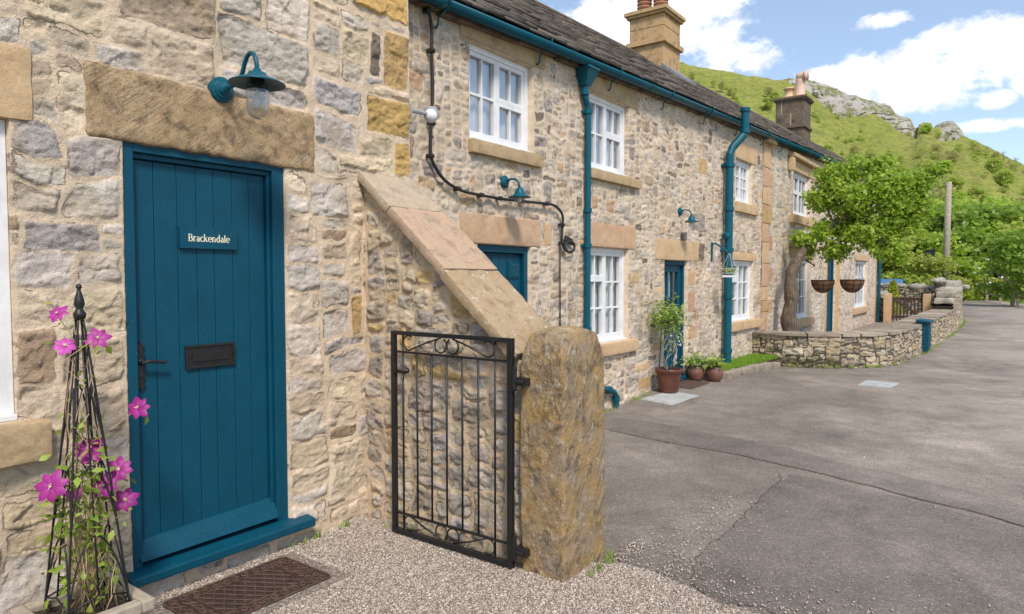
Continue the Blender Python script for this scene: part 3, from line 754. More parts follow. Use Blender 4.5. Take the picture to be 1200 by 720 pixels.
# ------------------------------------------------------------------ TERRACE: two cottages
XF = -.5; SL = .047; GZ0 = 3.405      # gutter axis height at Y=0
def gz(y): return GZ0+SL*y
RX, RZ = -3.0, 5.46; RSL = .036       # ridge
ZT = lambda y: gz(y)+.02
def wallrange(Yc):
    return lambda cu, cv: cv < (gz(cu)+.04)
cotA = thing('stone_cottage', 'middle limestone cottage with a plank door, a glazed teal door and five white windows', 'cottage', (XF, 8, 0))
D1 = (4.50, 5.29, -.02, 1.785); D2 = (8.34, 9.13, .09, 1.725)
wA = {'W1': (4.40, 5.325, 2.655, 3.465), 'W2': (6.385, 7.30, 2.665, 3.485), 'G2': (6.385, 7.31, .765, 1.83), 'W3': (11.08, 11.93, 2.73, 3.43), 'G3': (10.87, 12.08, .775, 1.775)}
YB = 12.52
holesA = [D1, D2]+list(wA.values())
lin = {'W1': (4.28, 5.50, 3.468, 3.655), 'W2': (6.33, 7.51, 3.488, 3.70), 'G2': (6.33, 7.48, 1.834, 2.10), 'W3': (10.93, 12.18, 3.433, 3.72), 'G3': (10.84, 12.18, 1.778, 1.91), 'D1': (4.27, 5.45, 1.789, 2.035), 'D2': (8.05, 9.50, 1.729, 2.0)}
sil = {'W1': (4.38, 5.44, 2.535, 2.652), 'W2': (6.35, 7.56, 2.555, 2.662), 'G2': (6.36, 7.50, .62, .760), 'W3': (11.05, 12.18, 2.565, 2.725), 'G3': (10.82, 12.43, .62, .770)}
snapU = [v for h in holesA for v in h[:2]]; snapV = [v for h in holesA for v in h[2:4]]
us = gridlines(3.0, YB, lambda u: .0030*u, snapU); vs = gridlines(-.1, 4.15, .0135, snapV)
spA = [(5.31, 5.46, .0, .3, 'quoin'), (5.31, 5.52, .3, .55, 'far'), (5.5, 5.66, 1.80, 2.03, 'quoin'), (9.46, 9.78, 2.98, 3.22, 'sandblock'), (9.48, 9.76, 2.15, 2.42, 'greyblock'),
       (9.52, 9.74, 1.72, 2.0, 'darkblock'), (9.14, 9.42, 1.38, 1.60, 'sandblock'), (9.14, 9.40, 1.0, 1.3, 'quoin'), (9.14, 9.5, .62, .86, 'quoin'), (8.02, 8.33, 1.28, 1.38, 'quoin'),
       (7.35, 7.6, 1.42, 1.55, 'quoin'), (5.33, 5.55, 3.47, 3.66, 'sandblock'), (7.55, 7.9, .34, .44, 'quoin'), (8.02, 8.3, .55, .68, 'quoin'), (7.6, 7.95, .12, .26, 'sandblock')]
for k in range(8): spA.append((9.14, 9.30+(.1 if k % 2 else 0), -.08+k*.0, -.08, 'quoin')) if False else None
skip = [(a+.012, b-.012, c+.012, d-.012, 0) for (a, b, c, d) in list(lin.values())+list(sil.values())]
masonry('wall', us, vs, lambda u, v, h: np.stack([XF+h, u, v], 1), .022, (.08, .33), (.05, .17), 'far', 21, fsc=.8,
        holes=[h+(1,) for h in holesA]+skip, specials=[s_ for s_ in spA if s_], amp=.014, joint=.018, warp=.032, keep=wallrange(0), reveal=.16, mats=M['far'], parent=cotA, u_jit=.55)
for k, (a, b, c, d) in lin.items():
    mt = 'sandpink' if k in ('D1', 'G2') else ('sill' if k in ('W1', 'W2') else 'sand')
    rough_block('lintel', XF-.15, XF+.012, a, b, c, d, mt, cotA, .03, .005, .010, int(a*10))
for k, (a, b, c, d) in sil.items():
    rough_block('sill', XF-.15, XF+.055, a, b, c, d, 'sill' if k in ('W1', 'W2') else 'sand', cotA, .025, .005, .012, int(a*11))
WX = XF-.055
casL = (1, [(1, 2, 2)]); casR = (1, [(1, 1, 2), (1, 1, 2)])
window(cotA, WX, *wA['W1'], [casL, casR], glass='panesky'); window(cotA, WX, *wA['W2'], [casL, (1, [(1, 1, 2), (.85, 1, 2)])], glass='panesky')
gl_l = (1, [(1.95, 2, 2), (.85, 1, 2)]); gl_r = (1, [(1, 3, 2)])
window(cotA, WX, *wA['G2'], [gl_l, gl_r]); window(cotA, WX, *wA['G3'], [gl_l, gl_r]); window(cotA, WX, *wA['W3'], [(1, [(1, 3, 2)]), (1, [(1, 3, 2)])])
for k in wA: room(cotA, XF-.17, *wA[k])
# plank door behind the sloping wall
m = MB(); y0, y1, z0, z1 = D1; xx = XF-.03
m.box(xx-.1, xx, y0+.002, y0+.06, z0, z1-.003); m.box(xx-.1, xx, y1-.06, y1-.002, z0, z1-.003); m.box(xx-.1, xx-.001, y0+.06, y1-.06, z1-.065, z1-.003)
m.build('door_frame', M['teal'], cotA, bevel=.004)
m = MB(); m.box(xx-.09, xx-.05, y0+.062, y1-.062, z0+.02, z1-.068)
for i in range(6):
    a = y0+.065+i*(y1-y0-.13)/6; m.box(xx-.052, xx-.04, a+.003, a+(y1-y0-.13)/6-.003, z0+.03, z1-.09)
m.box(xx-.04, xx-.028, y1-.27, y1-.10, 1.49, 1.64)
dr = m.build('door', M['teal'], cotA, bevel=.003)
m = MB(); m.box(xx-.028, xx-.024, y1-.255, y1-.115, 1.505, 1.625)
for i in range(5): m.box(xx-.024, xx-.018, y1-.245, y1-.125, 1.515+i*.022, 1.523+i*.022)
m.build('vent_grille', M['teal_pipe'], dr)
room(cotA, XF-.17, D1[0], D1[1], .4, 1.6)
# half glazed door
m = MB(); y0, y1, z0, z1 = D2; xx = XF-.05
m.box(xx-.1, xx, y0+.002, y0+.05, z0, z1-.003); m.box(xx-.1, xx, y1-.05, y1-.002, z0, z1-.003); m.box(xx-.1, xx-.001, y0+.05, y1-.05, z1-.06, z1-.003)
m.box(xx-.08, XF+.04, y0+.002, y1-.002, z0+.002, z0+.045)
m.build('door_frame', M['teal'], cotA, bevel=.004)
m = MB(); a, b, c, d = y0+.052, y1-.052, z0+.05, z1-.062; xb, xs = xx-.08, xx-.035
m.box(xb, xs, a, a+.09, c, d); m.box(xb, xs, b-.09, b, c, d); m.box(xb, xs, a+.09, b-.09, d-.09, d); m.box(xb, xs, a+.09, b-.09, c, c+.12); m.box(xb, xs, a+.09, b-.09, c+.60, c+.70)
m.box(xb+.01, xs-.008, a+.09, b-.09, c+.12, c+.60)
for i in range(1, 5): m.box(xs-.008, xs-.002, a+.09+i*(b-a-.18)/5-.004, a+.09+i*(b-a-.18)/5+.004, c+.12, c+.60)
for i in (1, 2): yy = a+.09+(b-a-.18)*i/3; m.box(xb+.005, xs-.004, yy-.012, yy+.012, c+.70, d-.09)
zz = c+.70+(d-.09-c-.70)*.5; m.box(xb+.005, xs-.006, a+.09, b-.09, zz-.012, zz+.012)
dr = m.build('door', M['teal'], cotA, bevel=.003)
m = MB(); m.add([(xb+.02, a+.09, c+.7), (xb+.02, b-.09, c+.7), (xb+.02, b-.09, d-.09), (xb+.02, a+.09, d-.09)], [(0, 1, 2, 3)]); m.build('pane', M['pane'], dr)
m = MB(); m.tube([(xs, b-.045, .98), (xs+.045, b-.045, .98), (xs+.05, b-.12, .975)], .01); m.box(xs, xs+.008, b-.062, b-.028, .88, 1.06); m.build('handle', M['black'], dr)
m = MB(); m.box(xb-.05, xb-.045, a, b, c+.6, d); m.build('door_curtain', M['curtain'], dr)
room(cotA, XF-.17, D2[0], D2[1], .4, 1.6)
# gable ends and back
def shell(parent, Y0, Y1):
    m = MB()
    for ya, yb in ((Y0, Y0+.3), (Y1-.3, Y1)):
        zl = gz(ya)-.03
        vs_ = []
        for y in (ya, yb):
            vs_ += [(XF-.17, y, 0), (2*RX-XF, y, 0), (2*RX-XF, y, gz(y)-.02), (RX, y, RZ+RSL*y-.06), (XF-.17, y, gz(y)-.02)]
        m.add(vs_, [(0, 1, 2, 3, 4), (9, 8, 7, 6, 5)]+[(i, i+5, (i+1) % 5+5, (i+1) % 5) for i in range(5)])
    m.box(2*RX-XF, 2*RX-XF+.3, Y0+.3, Y1-.3, 0, gz(Y0)-.03)
    m.build('rear_walls', M['rear'], parent)
shell(cotA, 3.2, YB)
def gut_z(y): return gz(y)-.0
def cottage_roof(parent, Y0, Y1, seed):
    rg = random.Random(seed)
    V = []; F = []; C = []; row = .155
    XE = -.375
    for side in (1, -1):
        nrow = 20
        for r in range(nrow):
            y = Y0
            while y < Y1-.01:
                w = rg.uniform(.16, .40); y1 = min(y+w, Y1); b = len(V); lift = rg.uniform(0, .014); th = rg.uniform(.018, .036); tj = rg.uniform(-.006, .006)
                def P(t, yy, h):
                    ze = gz(yy)+.045; zr = RZ+RSL*yy; L = math.hypot(RX-XE, zr-ze); x = XE+(RX-XE)*t
                    sag = -.02*math.sin(yy*.9+1)*math.sin(PI*t)
                    xo = x+h*(zr-ze)/L
                    return (xo if side > 0 else 2*RX-xo, yy, ze+(zr-ze)*t+h*abs(RX-XE)/L+sag)
                t0 = r/nrow+tj; t1 = min(1, (r+1.3)/nrow)
                V += [P(t0, y+.003, .01+lift), P(t0, y1-.003, .01+lift*.5), P(t1, y1-.003, -.004), P(t1, y+.003, -.004),
                      P(t0, y+.003, .01+lift+th), P(t0, y1-.003, .01+lift*.5+th), P(t1, y1-.003, th-.004), P(t1, y+.003, th-.004)]
                q = [(0, 3, 2, 1), (4, 5, 6, 7), (0, 1, 5, 4), (1, 2, 6, 5), (3, 0, 4, 7)]
                F += [tuple(b+i for i in (f if side > 0 else f[::-1])) for f in q]
                k = rg.uniform(.5, 1.35); hc = rg.random(); C += [((.125+.02*hc)*k, (.108+.01*hc)*k, .096*k, 1)]*8
                y = y1
    me = npmesh('roof', V, F, [('scol', 'FLOAT_COLOR', C)]); rf = link('roof', me, M['slate'], parent)
    ridge(rf, Y0, Y1, RX, RZ+.02, RSL)
    return rf
roofA = cottage_roof(cotA, 3.21, 12.78, 31)
# eaves course: stone blocks under the slates, eaves shadow painted in by dark sandstone
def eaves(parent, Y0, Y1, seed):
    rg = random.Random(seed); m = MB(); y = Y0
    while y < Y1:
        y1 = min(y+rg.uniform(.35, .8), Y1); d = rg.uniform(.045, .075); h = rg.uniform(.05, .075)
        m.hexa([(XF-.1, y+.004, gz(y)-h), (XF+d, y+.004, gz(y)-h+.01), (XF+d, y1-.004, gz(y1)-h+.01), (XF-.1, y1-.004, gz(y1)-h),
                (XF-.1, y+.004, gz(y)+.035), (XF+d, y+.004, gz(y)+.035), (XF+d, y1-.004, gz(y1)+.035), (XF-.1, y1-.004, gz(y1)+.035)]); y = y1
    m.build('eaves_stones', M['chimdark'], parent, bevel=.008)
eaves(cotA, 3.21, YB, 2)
GX = -.375; GR = .058
def gutter(parent, Y0, Y1, nb):
    V = []; n = 12; m = MB()
    for y in (Y0, Y1):
        for R_ in (GR, GR-.008):
            for k in range(n+1):
                a = PI+PI*k/n; V.append((GX+R_*math.cos(a), y, gz(y)+R_*math.sin(a)+.012))
    q = n+1; F = []
    for k in range(n): F += [(k, k+1, 2*q+k+1, 2*q+k), (q+k+1, q+k, 3*q+k, 3*q+k+1), (k+1, k, q+k, q+k+1), (2*q+k, 2*q+k+1, 3*q+k+1, 3*q+k)]
    F += [(0, 2*q, 3*q, q), (n, q+n, 3*q+n, 2*q+n)]
    m.add(V, F)
    y = Y0+.7
    while y < Y1:     # union joints
        pts = []
        for yy in (y-.035, y+.035):
            for k in range(n+1):
                a = PI+PI*k/n; pts.append((GX+(GR+.006)*math.cos(a), yy, gz(yy)+(GR+.006)*math.sin(a)+.014))
        m.add(pts, [(k, k+1, q+k+1, q+k) for k in range(n)]+[tuple(range(n, -1, -1)), tuple(range(q, 2*q))]); y += 1.83
    g = m.build('gutter', M['teal_pipe'], parent, smooth=True)
    for i in range(nb):
        y = Y0+.75+(Y1-Y0-1.2)*i/max(1, nb-1); b = MB()
        b.tube([(XF+.012, y, gz(y)-.16), (XF+.03, y, gz(y)-.17), (XF+.05, y, gz(y)-.14), (XF+.055, y, gz(y)-.09), (GX+.0, y, gz(y)-GR+.004), (GX+GR, y, gz(y)-.01), (GX+GR+.01, y, gz(y)+.045)], .009, 6)
        b.build('bracket', M['teal_pipe'], g)
    return g
gutter(cotA, 3.22, 12.78, 7)
# rainwater pipe with hopper
def ring(m, x, y, z, r, h=.045, mi=0): m.lathe([(r, -h/2), (r+.008, -h/2), (r+.008, h/2), (r, h/2)], (x, y, z), 14, 'z', mi)
PX, PY = XF+.055, 6.19
m = MB()
zt = gz(PY)-GR+.0
m.hexa([(PX-.045, PY-.05, zt-.17), (PX+.045, PY-.05, zt-.17), (PX+.045, PY+.05, zt-.17), (PX-.045, PY+.05, zt-.17), (PX-.05, PY-.11, zt-.0), (PX+.11, PY-.11, zt-.0), (PX+.11, PY+.11, zt-.0), (PX-.05, PY+.11, zt-.0)])
m.box(PX-.052, PX+.115, PY-.115, PY+.115, zt-.012, zt+.012)
m.tube([(PX, PY, zt-.16), (PX, PY, zt-.25)], .040, 14)
m.tube([(PX, PY, zt-.23), (PX, PY+.01, zt-.29), (PX, PY+.055, zt-.36), (PX, PY+.07, zt-.42), (PX, PY+.07, .46), (PX, PY+.075, .40), (PX, PY+.13, .345), (PX, PY+.55, .245), (PX, PY+.68, .20), (PX, PY+.735, .14), (PX, PY+.74, .03)], .033, 14)
for z in (zt-.24, zt-.42, 2.2, 1.83, .95, .48): ring(m, PX, PY+(.0 if z > zt-.3 else .07), z, .036)
for z in (1.83, .95, zt-.42): m.box(XF, PX-.02, PY+.07-.06, PY+.07+.06, z-.014, z+.014)
m.tube([(PX, PY+.54, .247), (PX, PY+.60, .232)], .042, 14); m.tube([(PX, PY+.735, .15), (PX, PY+.738, .09)], .042, 14)
m.build('downpipe', M['teal_pipe'], cotA, smooth=False, bevel=.002, )
# stout soil pipe
m = MB(); sx, sy = XF+.10, 10.50
m.tube([(GX+.13, 10.72, gz(10.7)+.20), (GX+.13, 10.72, gz(10.7)-.14), (GX+.11, 10.70, gz(10.7)-.22), (sx+.02, sy+.05, gz(10.7)-.42), (sx, sy, gz(10.7)-.52), (sx, sy, .02)], .061, 18)
for z in (3.22, 2.55, 1.92, 1.2, .35): ring(m, sx, sy, z, .070, .06)
ring(m, GX+.13, 10.72, gz(10.7)+.17, .068, .06); ring(m, GX+.13, 10.72, gz(10.7)-.16, .068, .05)
for z in (3.22, 1.92): m.box(XF, sx-.05, sy-.10, sy+.10, z-.02, z+.02)
m.tube([(sx, sy, 2.16), (sx-.02, sy-.14, 2.12)], .05, 12); m.lathe([(0, -.01), (.06, -.01), (.06, .02), (0, .02)], (sx, sy-.0, 2.16), 14)
m.build('soil_pipe', M['teal_pipe'], cotA, bevel=.002)
# chimneys
def chimney(roof, x0, x1, y0, y1, zb, zs, zt, mat, pots, flash):
    def blocks(m):
        nr = 2; h = (zt-zs)/nr
    m = MB(); 
    m.box(x0, x1, y0, y1, zb, zs)
    m.box(x0-.055, x1+.055, y0-.055, y1+.055, zs, zs+.09)
    m.box(x0+.01, x1-.01, y0+.01, y1-.01, zs+.09, zt, 1)
    # ashlar joints as shallow recess lines: build blocks standing 6 mm proud
    rg = random.Random(int(y0)); nr = max(2, int((zt-zs-.09)/.30)); h = (zt-zs-.09)/nr
    for r in range(nr):
        za, zb_ = zs+.09+r*h+.008, zs+.09+(r+1)*h-.008
        for (axis, lo, hi) in (('x', x0, x1), ('y', y0, y1)):
            k = 3 if axis == 'y' else 2; cuts = [lo]+sorted(lo+(hi-lo)*((i+.5*(r % 2)*(-1 if i else 1))/k+rg.uniform(-.05, .05)) for i in range(1, k))+[hi]
            for a, b in zip(cuts[:-1], cuts[1:]):
                if axis == 'x':
                    for yy, s_ in ((y0+.01, -1), (y1-.01, 1)): m.box(a+.004+.012, b-.004-.012, min(yy, yy+s_*.010), max(yy, yy+s_*.010), za, zb_)
                else:
                    for xx_, s_ in ((x0+.01, -1), (x1-.01, 1)): m.box(min(xx_, xx_+s_*.010), max(xx_, xx_+s_*.010), a+.004, b-.004, za, zb_)
    m.box(x0-.05, x1+.05, y0-.05, y1+.05, zt, zt+.05); m.box(x0-.085, x1+.085, y0-.085, y1+.085, zt+.05, zt+.12)
    ch = m.build('chimney', [M[mat], M['sand' if mat == 'chim' else 'mortar']], roof, bevel=.006)
    m = MB()
    if flash:
        m.hexa([(x1+.0, y0-.10, zb+.02), (x1+.30, y0-.10, zb-.20), (x1+.30, y1+.14, zb-.20), (x1, y1+.14, zb+.02), (x1, y0-.10, zb+.12), (x1+.30, y0-.10, zb-.13), (x1+.30, y1+.14, zb-.13), (x1, y1+.14, zb+.12)])
        m.build('lead_flashing', M['lead'], ch, bevel=.01)
    for p in pots:
        q = MB(); cx, cy = p[0], p[1]; z0 = zt+.12
        if p[2] == 'ribbed':
            pr = [(.14, 0), (.13, .06)]
            for i in range(8): z = .08+i*.075; pr += [(.115, z), (.148, z+.018), (.148, z+.04), (.115, z+.055)]
            pr += [(.13, .72), (.10, .72), (.10, .3)]
            q.lathe(pr, (cx, cy, z0), 22); mt = 'chimpot'
        elif p[2] == 'short':
            q.lathe([(.24, -.0), (.22, .05), (.16, .09), (.145, .10), (.135, .34), (.17, .345), (.175, .40), (.145, .41), (.13, .41), (.12, .2)], (cx, cy, z0), 22); mt = 'buffpot'
        else:
            q.lathe([(.26, 0), (.24, .05), (.17, .10), (.155, .11), (.145, .5), (.15, .60), (.14, .64)], (cx, cy, z0), 22)
            q.tube([(cx-.13, cy+.02, z0+.70), (cx-.10, cy+.02, z0+.70), (cx, cy, z0+.71), (cx+.17, cy-.03, z0+.73)], [.05, .13, .14, .14], 18, caps=False)
            q.tube([(cx+.17, cy-.03, z0+.73), (cx+.21, cy-.035, z0+.733)], [.17, .175], 18); mt = 'buffpot'
        q.build('chimney_pot', M['chimpotpale' if p[2] == 'cowl' else mt], ch, smooth=True)
    return ch
M['chimpotpale'] = m_simple('pinkish_clay', (.60, .40, .32), .7, 0, .12)
chimney(roofA, -3.10, -2.38, 12.45, 13.25, 5.50, 6.02, 6.58, 'chim', [(-2.95, 12.8, 'ribbed'), (-2.6, 12.8, 'ribbed')], True)

cotB = thing('stone_cottage', 'far limestone cottage with hooded windows, behind the espaliered tree', 'cottage', (XF, 19, 0))
YE = 25.3
wB = {'W4': (14.62, 15.98, 2.78, 3.66), 'G4': (14.78, 16.12, .62, 1.90), 'G5': (21.45, 23.3, .62, 1.98), 'W5': (21.0, 22.4, 2.85, 3.75)}
D3 = (17.90, 18.80, .10, 2.0)
us = gridlines(YB, YE, lambda u: .0036*u, [v for h in list(wB.values())+[D3] for v in h[:2]]); vs = gridlines(-.1, 4.75, .022, [v for h in list(wB.values())+[D3] for v in h[2:4]])
spB = [(12.50+(0 if k % 2 else .0), 12.98+(.22 if k % 2 else 0), -.05+k*.29, .24+k*.29, 'quoin') for k in range(14)]
spB += [(17.62, 17.88, -.05, 2.0, 'sandblock'), (18.82, 19.30, -.05, 2.0, 'sandblock'), (24.9, 25.3, 0, 4.6, 'quoin')]
linB = {'W4': (14.30, 16.45, 3.67, 3.88), 'G4': (14.45, 16.5, 1.91, 2.10), 'G5': (21.2, 23.6, 1.985, 2.15), 'W5': (20.8, 22.7, 3.755, 3.95), 'D3': (17.6, 19.3, 2.005, 2.2)}
silB = {'W4': (14.4, 16.4, 2.60, 2.775), 'G4': (14.6, 16.4, .44, .615), 'G5': (21.2, 23.4, .44, .615), 'W5': (20.8, 22.6, 2.67, 2.845)}
skip = [(a+.012, b-.012, c+.012, d-.012, 0) for (a, b, c, d) in list(linB.values())+list(silB.values())]
masonry('wall', us, vs, lambda u, v, h: np.stack([XF+h, u, v], 1), .035, (.10, .34), (.07, .20), 'house_b', 33, holes=[h+(1,) for h in list(wB.values())+[D3]]+skip, specials=spB,
        amp=.018, joint=.024, warp=.04, keep=wallrange(0), reveal=.16, mats=M['far'], parent=cotB, u_jit=.5)
for k, (a, b, c, d) in linB.items():
    rough_block('lintel', XF-.15, XF+.02, a, b, c, d, 'sand', cotB, .05, .006, .012, int(a*10))
    if k in ('W4', 'G4', 'W5'):
        rough_block('hood_mould', XF+.005, XF+.13, a-.1, b+.1, d+.003, d+.085, 'sill', cotB, .05, .005, .02, int(a*7))
        if k == 'W4':
            rough_block('label_stop', XF+.005, XF+.11, a-.12, a+.06, c-.06, d-.0, 'sand', cotB, .05, .004, .02, 3); rough_block('label_stop', XF+.005, XF+.11, b-.06, b+.12, c-.06, d-.0, 'sand', cotB, .05, .004, .02, 5)
for k, (a, b, c, d) in silB.items(): rough_block('sill', XF-.15, XF+.07, a, b, c, d, 'sand', cotB, .05, .006, .012, int(a*11))
for k in wB:
    window(cotB, WX, *wB[k], [(1, [(1.3 if k == 'W4' else 1.9, 1 if k == 'W4' else 2, 2), (1, 1, 2)]), (1, [(1.3, 1, 2), (1, 1, 2)] if k == 'W4' else [(1, 3, 2)])], fw=.06, curtain=((0, .14), (.86, 1)))
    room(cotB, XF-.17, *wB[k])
m = MB(); y0, y1, z0, z1 = D3; xx = XF-.04
m.box(xx-.1, xx, y0+.002, y0+.07, z0, z1-.003); m.box(xx-.1, xx, y1-.07, y1-.002, z0, z1-.003); m.box(xx-.1, xx-.001, y0+.07, y1-.07, z1-.07, z1-.003)
m.build('door_frame', M['teal'], cotB)
m = MB(); m.box(xx-.09, xx-.05, y0+.072, y1-.072, z0+.01, z1-.075)
for i in range(6): a = y0+.08+i*(y1-y0-.16)/6; m.box(xx-.05, xx-.035, a+.005, a+(y1-y0-.16)/6-.005, z0+.02, z1-.09)
m.build('door', M['teal'], cotB)
room(cotB, XF-.17, D3[0], D3[1], .4, 1.6)
shell(cotB, YB, YE)
roofB = cottage_roof(cotB, 12.78, YE+.1, 37)
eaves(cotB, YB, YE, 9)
gutter(cotB, 12.78, YE+.05, 6)
m = MB(); m.tube([(XF+.08, YE-.12, 4.3), (XF+.08, YE-.12, .05)], .05, 12); ring(m, XF+.08, YE-.12, 2.2, .05); m.build('downpipe', M['teal_pipe'], cotB)
chimney(roofB, -3.35, -2.46, 23.55, 24.45, 6.02, 6.36, 7.26, 'chimdark', [(-3.05, 24.0, 'short'), (-2.70, 24.0, 'cowl')], False)
# tall ashlar pilaster strip at the break between the houses
m = MB(); rg = random.Random(3)
M['quoin'] = m_sand('quoin_stone', (.54, .34, .23), (.57, .42, .28), (.30, .2, .13), .35, None, .5)
z0 = 0; k = 0
while z0 < 3.86:
    hh = min(rg.uniform(.20, .42), 3.90-z0); w = rg.uniform(.32, .52)
    rough_block('quoin', XF-.02, XF+.022, 12.54, 12.54+w, z0+.005, z0+hh-.005, ('quoin', 'sand', 'sandpink', 'chim', 'sand')[k % 5], cotB, .04, .006, .01, k); z0 += hh; k += 1
rough_block('corbel', XF-.02, XF+.12, 12.48, 13.02, 3.905, 4.0, 'sill', cotB, .04, .008, .02, 2)

# ------------------------------------------------------------------ SLOPING BUTTRESS WALL
bw = thing('sloping_wall', 'sloping rubble wall with sandstone coping slabs, running down from the near cottage to the gatepost', 'wall', (.6, 3.0, 0))
topz = lambda x: 2.135-(x-.0)*.865-.06
us = gridlines(.0, 1.24, .0075); vs = gridlines(-.1, 2.1, .0078)
masonry('wall_face', us, vs, lambda u, v, h: np.stack([u, 2.815-h, v], 1), .034, (.13, .36), (.09, .21), 'butt', 55, amp=.020, joint=.022,
        keep=lambda cu, cv: cv < topz(cu)+.01, mats=M['butt'], parent=bw, reveal=0)
us = gridlines(.0, 1.24, .02); vs = gridlines(-.1, 2.1, .02)
masonry('wall_back', us, vs, lambda u, v, h: np.stack([1.24-u, 3.185+h, v], 1), .034, (.10, .30), (.07, .19), 'butt', 56, amp=.020, joint=.022,
        keep=lambda cu, cv: cv < topz(1.24-cu)+.01, mats=M['butt'], parent=bw, reveal=0)
m = MB(); m.add([(0, 2.82, -.1), (1.235, 2.82, -.1), (1.235, 2.82, topz(1.235)), (0, 2.82, topz(0)), (0, 3.18, -.1), (1.235, 3.18, -.1), (1.235, 3.18, topz(1.235)), (0, 3.18, topz(0))],
      [(1, 5, 6, 2), (3, 2, 6, 7), (0, 1, 2, 3), (5, 4, 7, 6)]); m.build('wall_core', M['mortar'], bw)
ang = math.atan(.865)
def slabxf(xa, xb, lift=0, yaw=0):
    def f(P):
        t = P[:, 0]; h = P[:, 2]; x = t*math.cos(ang)+h*math.sin(ang)+.0; z = 2.145-t*math.sin(ang)+h*math.cos(ang)+lift
        return np.stack([x, P[:, 1], z], 1)
    return f
L_ = lambda x: x/math.cos(ang)
for i, (xa, xb, li, mt) in enumerate(((.015, .272, .0, 'coping1'), (.278, .700, .005, 'coping2'), (.694, 1.185, -.008, 'coping3'))):
    rough_block('coping_slab', L_(xa), L_(xb), 2.762-.008*i, 3.235, -.052, .002+.003*i, mt, bw, .02, .007, .012, 60+i*7, slabxf(xa, xb, li))

# ------------------------------------------------------------------ GATEPOST
def postxf(P):
    Q = P.copy(); x, y, z = Q[:, 0], Q[:, 1], Q[:, 2]
    cx, cy = 1.325, 2.965
    t = np.clip((z-1.0)/.235, 0, 1)
    s = 1-.17*t**4
    Q[:, 0] = cx+(x-cx)*s*(1+.05*np.sin(z*3)); Q[:, 1] = cy+(y-cy)*s
    r2 = ((x-cx)/.14)**2*.4+((y-cy)/.22)**2*.5
    Q[:, 2] = z-t*.085*r2
    Q[:, 0] += .008*fbm(x*5, y*5, z*3, seed=4); Q[:, 1] += .009*fbm(x*5+9, y*5, z*3, seed=5)
    Q[:, 0] += np.where(z < .45, .012*(.45-z), 0)
    return Q
rough_block('gatepost', 1.20, 1.455, 2.76, 3.17, -.08, 1.250, 'post', None, .010, .004, .016, 77, postxf)
settag(COL.objects['gatepost'], 'squat round-topped gritstone gatepost with orange lichen at the end of the sloping wall', 'gatepost')

# ------------------------------------------------------------------ IRON GATE, folded back against the wall
gate = thing('iron_gate', 'black wrought iron garden gate with scrollwork, standing open against the sloping wall', 'gate', (.75, 2.735, 0))
GY = 2.735; gx0, gx1, gz0, gz1 = .315, 1.175, .03, 1.195
m = MB(); b = .014
m.box(gx0, gx0+.026, GY-b, GY+b, gz0, gz1); m.box(gx1-.030, gx1, GY-b, GY+b, gz0, gz1); m.box(gx0+.026, gx1-.030, GY-b, GY+b, gz1-.022, gz1); m.box(gx0+.026, gx1-.030, GY-b, GY+b, gz0, gz0+.026)
m.build('frame', M['black'], gate, bevel=.002)
rz0, rz1 = gz0+.118, gz1-.118
for z in (rz0, rz1): m = MB(); m.box(gx0+.026, gx1-.030, GY-.006, GY+.006, z-.006, z+.006); m.build('cross_rail', M['black'], gate)
nb = 7
for i in range(nb):
    x = gx0+.085+(gx1-gx0-.20)*i/(nb-1)*1.0
    lo, hi = (gz0+.026, gz1-.022) if i in (0, nb-1) else (rz0, rz1)
    q = MB(); q.tube([(x, GY, lo), (x, GY, hi)], .0058, 8); q.build('bar', M['black'], gate, smooth=True)
def scroll(m, cx, cz, r, a0, a1, dirx=1):
    pts = []
    for k in range(22):
        t = k/21; a = rad(a0+(a1-a0)*t); rr_ = r*(1-.12*t); pts.append((cx+dirx*rr_*math.cos(a), GY, cz+rr_*math.sin(a)))
    return pts
for (zc, sgn) in (((rz1+gz1-.016)/2+.003, 1), ((rz0+gz0+.02)/2+.003, -1)):
    xa, xb = gx0+.085, gx0+.085+(gx1-gx0-.20)
    mid = (xa+xb)/2; r = .041
    for s_ in (-1, 1):
        q = MB()
        # a C scroll at each end joined by a slanting bar to a C scroll in the middle
        xe = xa+.045 if s_ < 0 else xb-.045; xm = mid+s_*.043
        p1 = scroll(q, xe, zc, r, 60, -230, -s_*-1 if False else (1 if s_ < 0 else -1))
        p2 = scroll(q, xm, zc, r, 200, -80 if True else 0, (1 if s_ > 0 else -1))
        e1 = [(xe+(1 if s_ < 0 else -1)*r*math.cos(rad(a)), GY, zc+r*math.sin(rad(a))) for a in range(30, 391, 12)][:-6]
        ea = [(xe-s_*-1*0+(1 if s_ < 0 else -1)*r*math.cos(rad(a)), GY, zc+sgn*r*math.sin(rad(a))) for a in range(55, 300, 12)]
        ma = [(xm+(-1 if s_ < 0 else 1)*r*math.cos(rad(a)), GY, zc-sgn*r*math.sin(rad(a))) for a in range(235, -60, -12)]
        q.tube(ea, .0048, 6); q.tube(ma, .0048, 6)
        q.tube([ea[-1], (ea[-1][0]+(xm-ea[-1][0])*.5, GY, zc+sgn*.006), (xm-(-s_)*-.0, GY, zc+sgn*(r-.002))], .0048, 6)
        q.build('scroll', M['black'], gate, smooth=True)
m = MB(); m.box(gx0+.026, gx0+.11, GY-.008, GY+.004, .955, .972); m.tube([(gx0+.11, GY, .963), (gx0+.135, GY-.01, .967), (gx0+.142, GY-.015, .985), (gx0+.128, GY-.018, .992)], .006, 6); m.tube([(gx0+.035, GY-.01, .963), (gx0+.033, GY-.02, 1.0), (gx0+.03, GY-.022, 1.015)], .006, 6)
m.tube([(gx0+.09, GY-.012, .945), (gx0+.095, GY-.016, .93)], .007, 6)
m.build('latch', M['black'], gate)
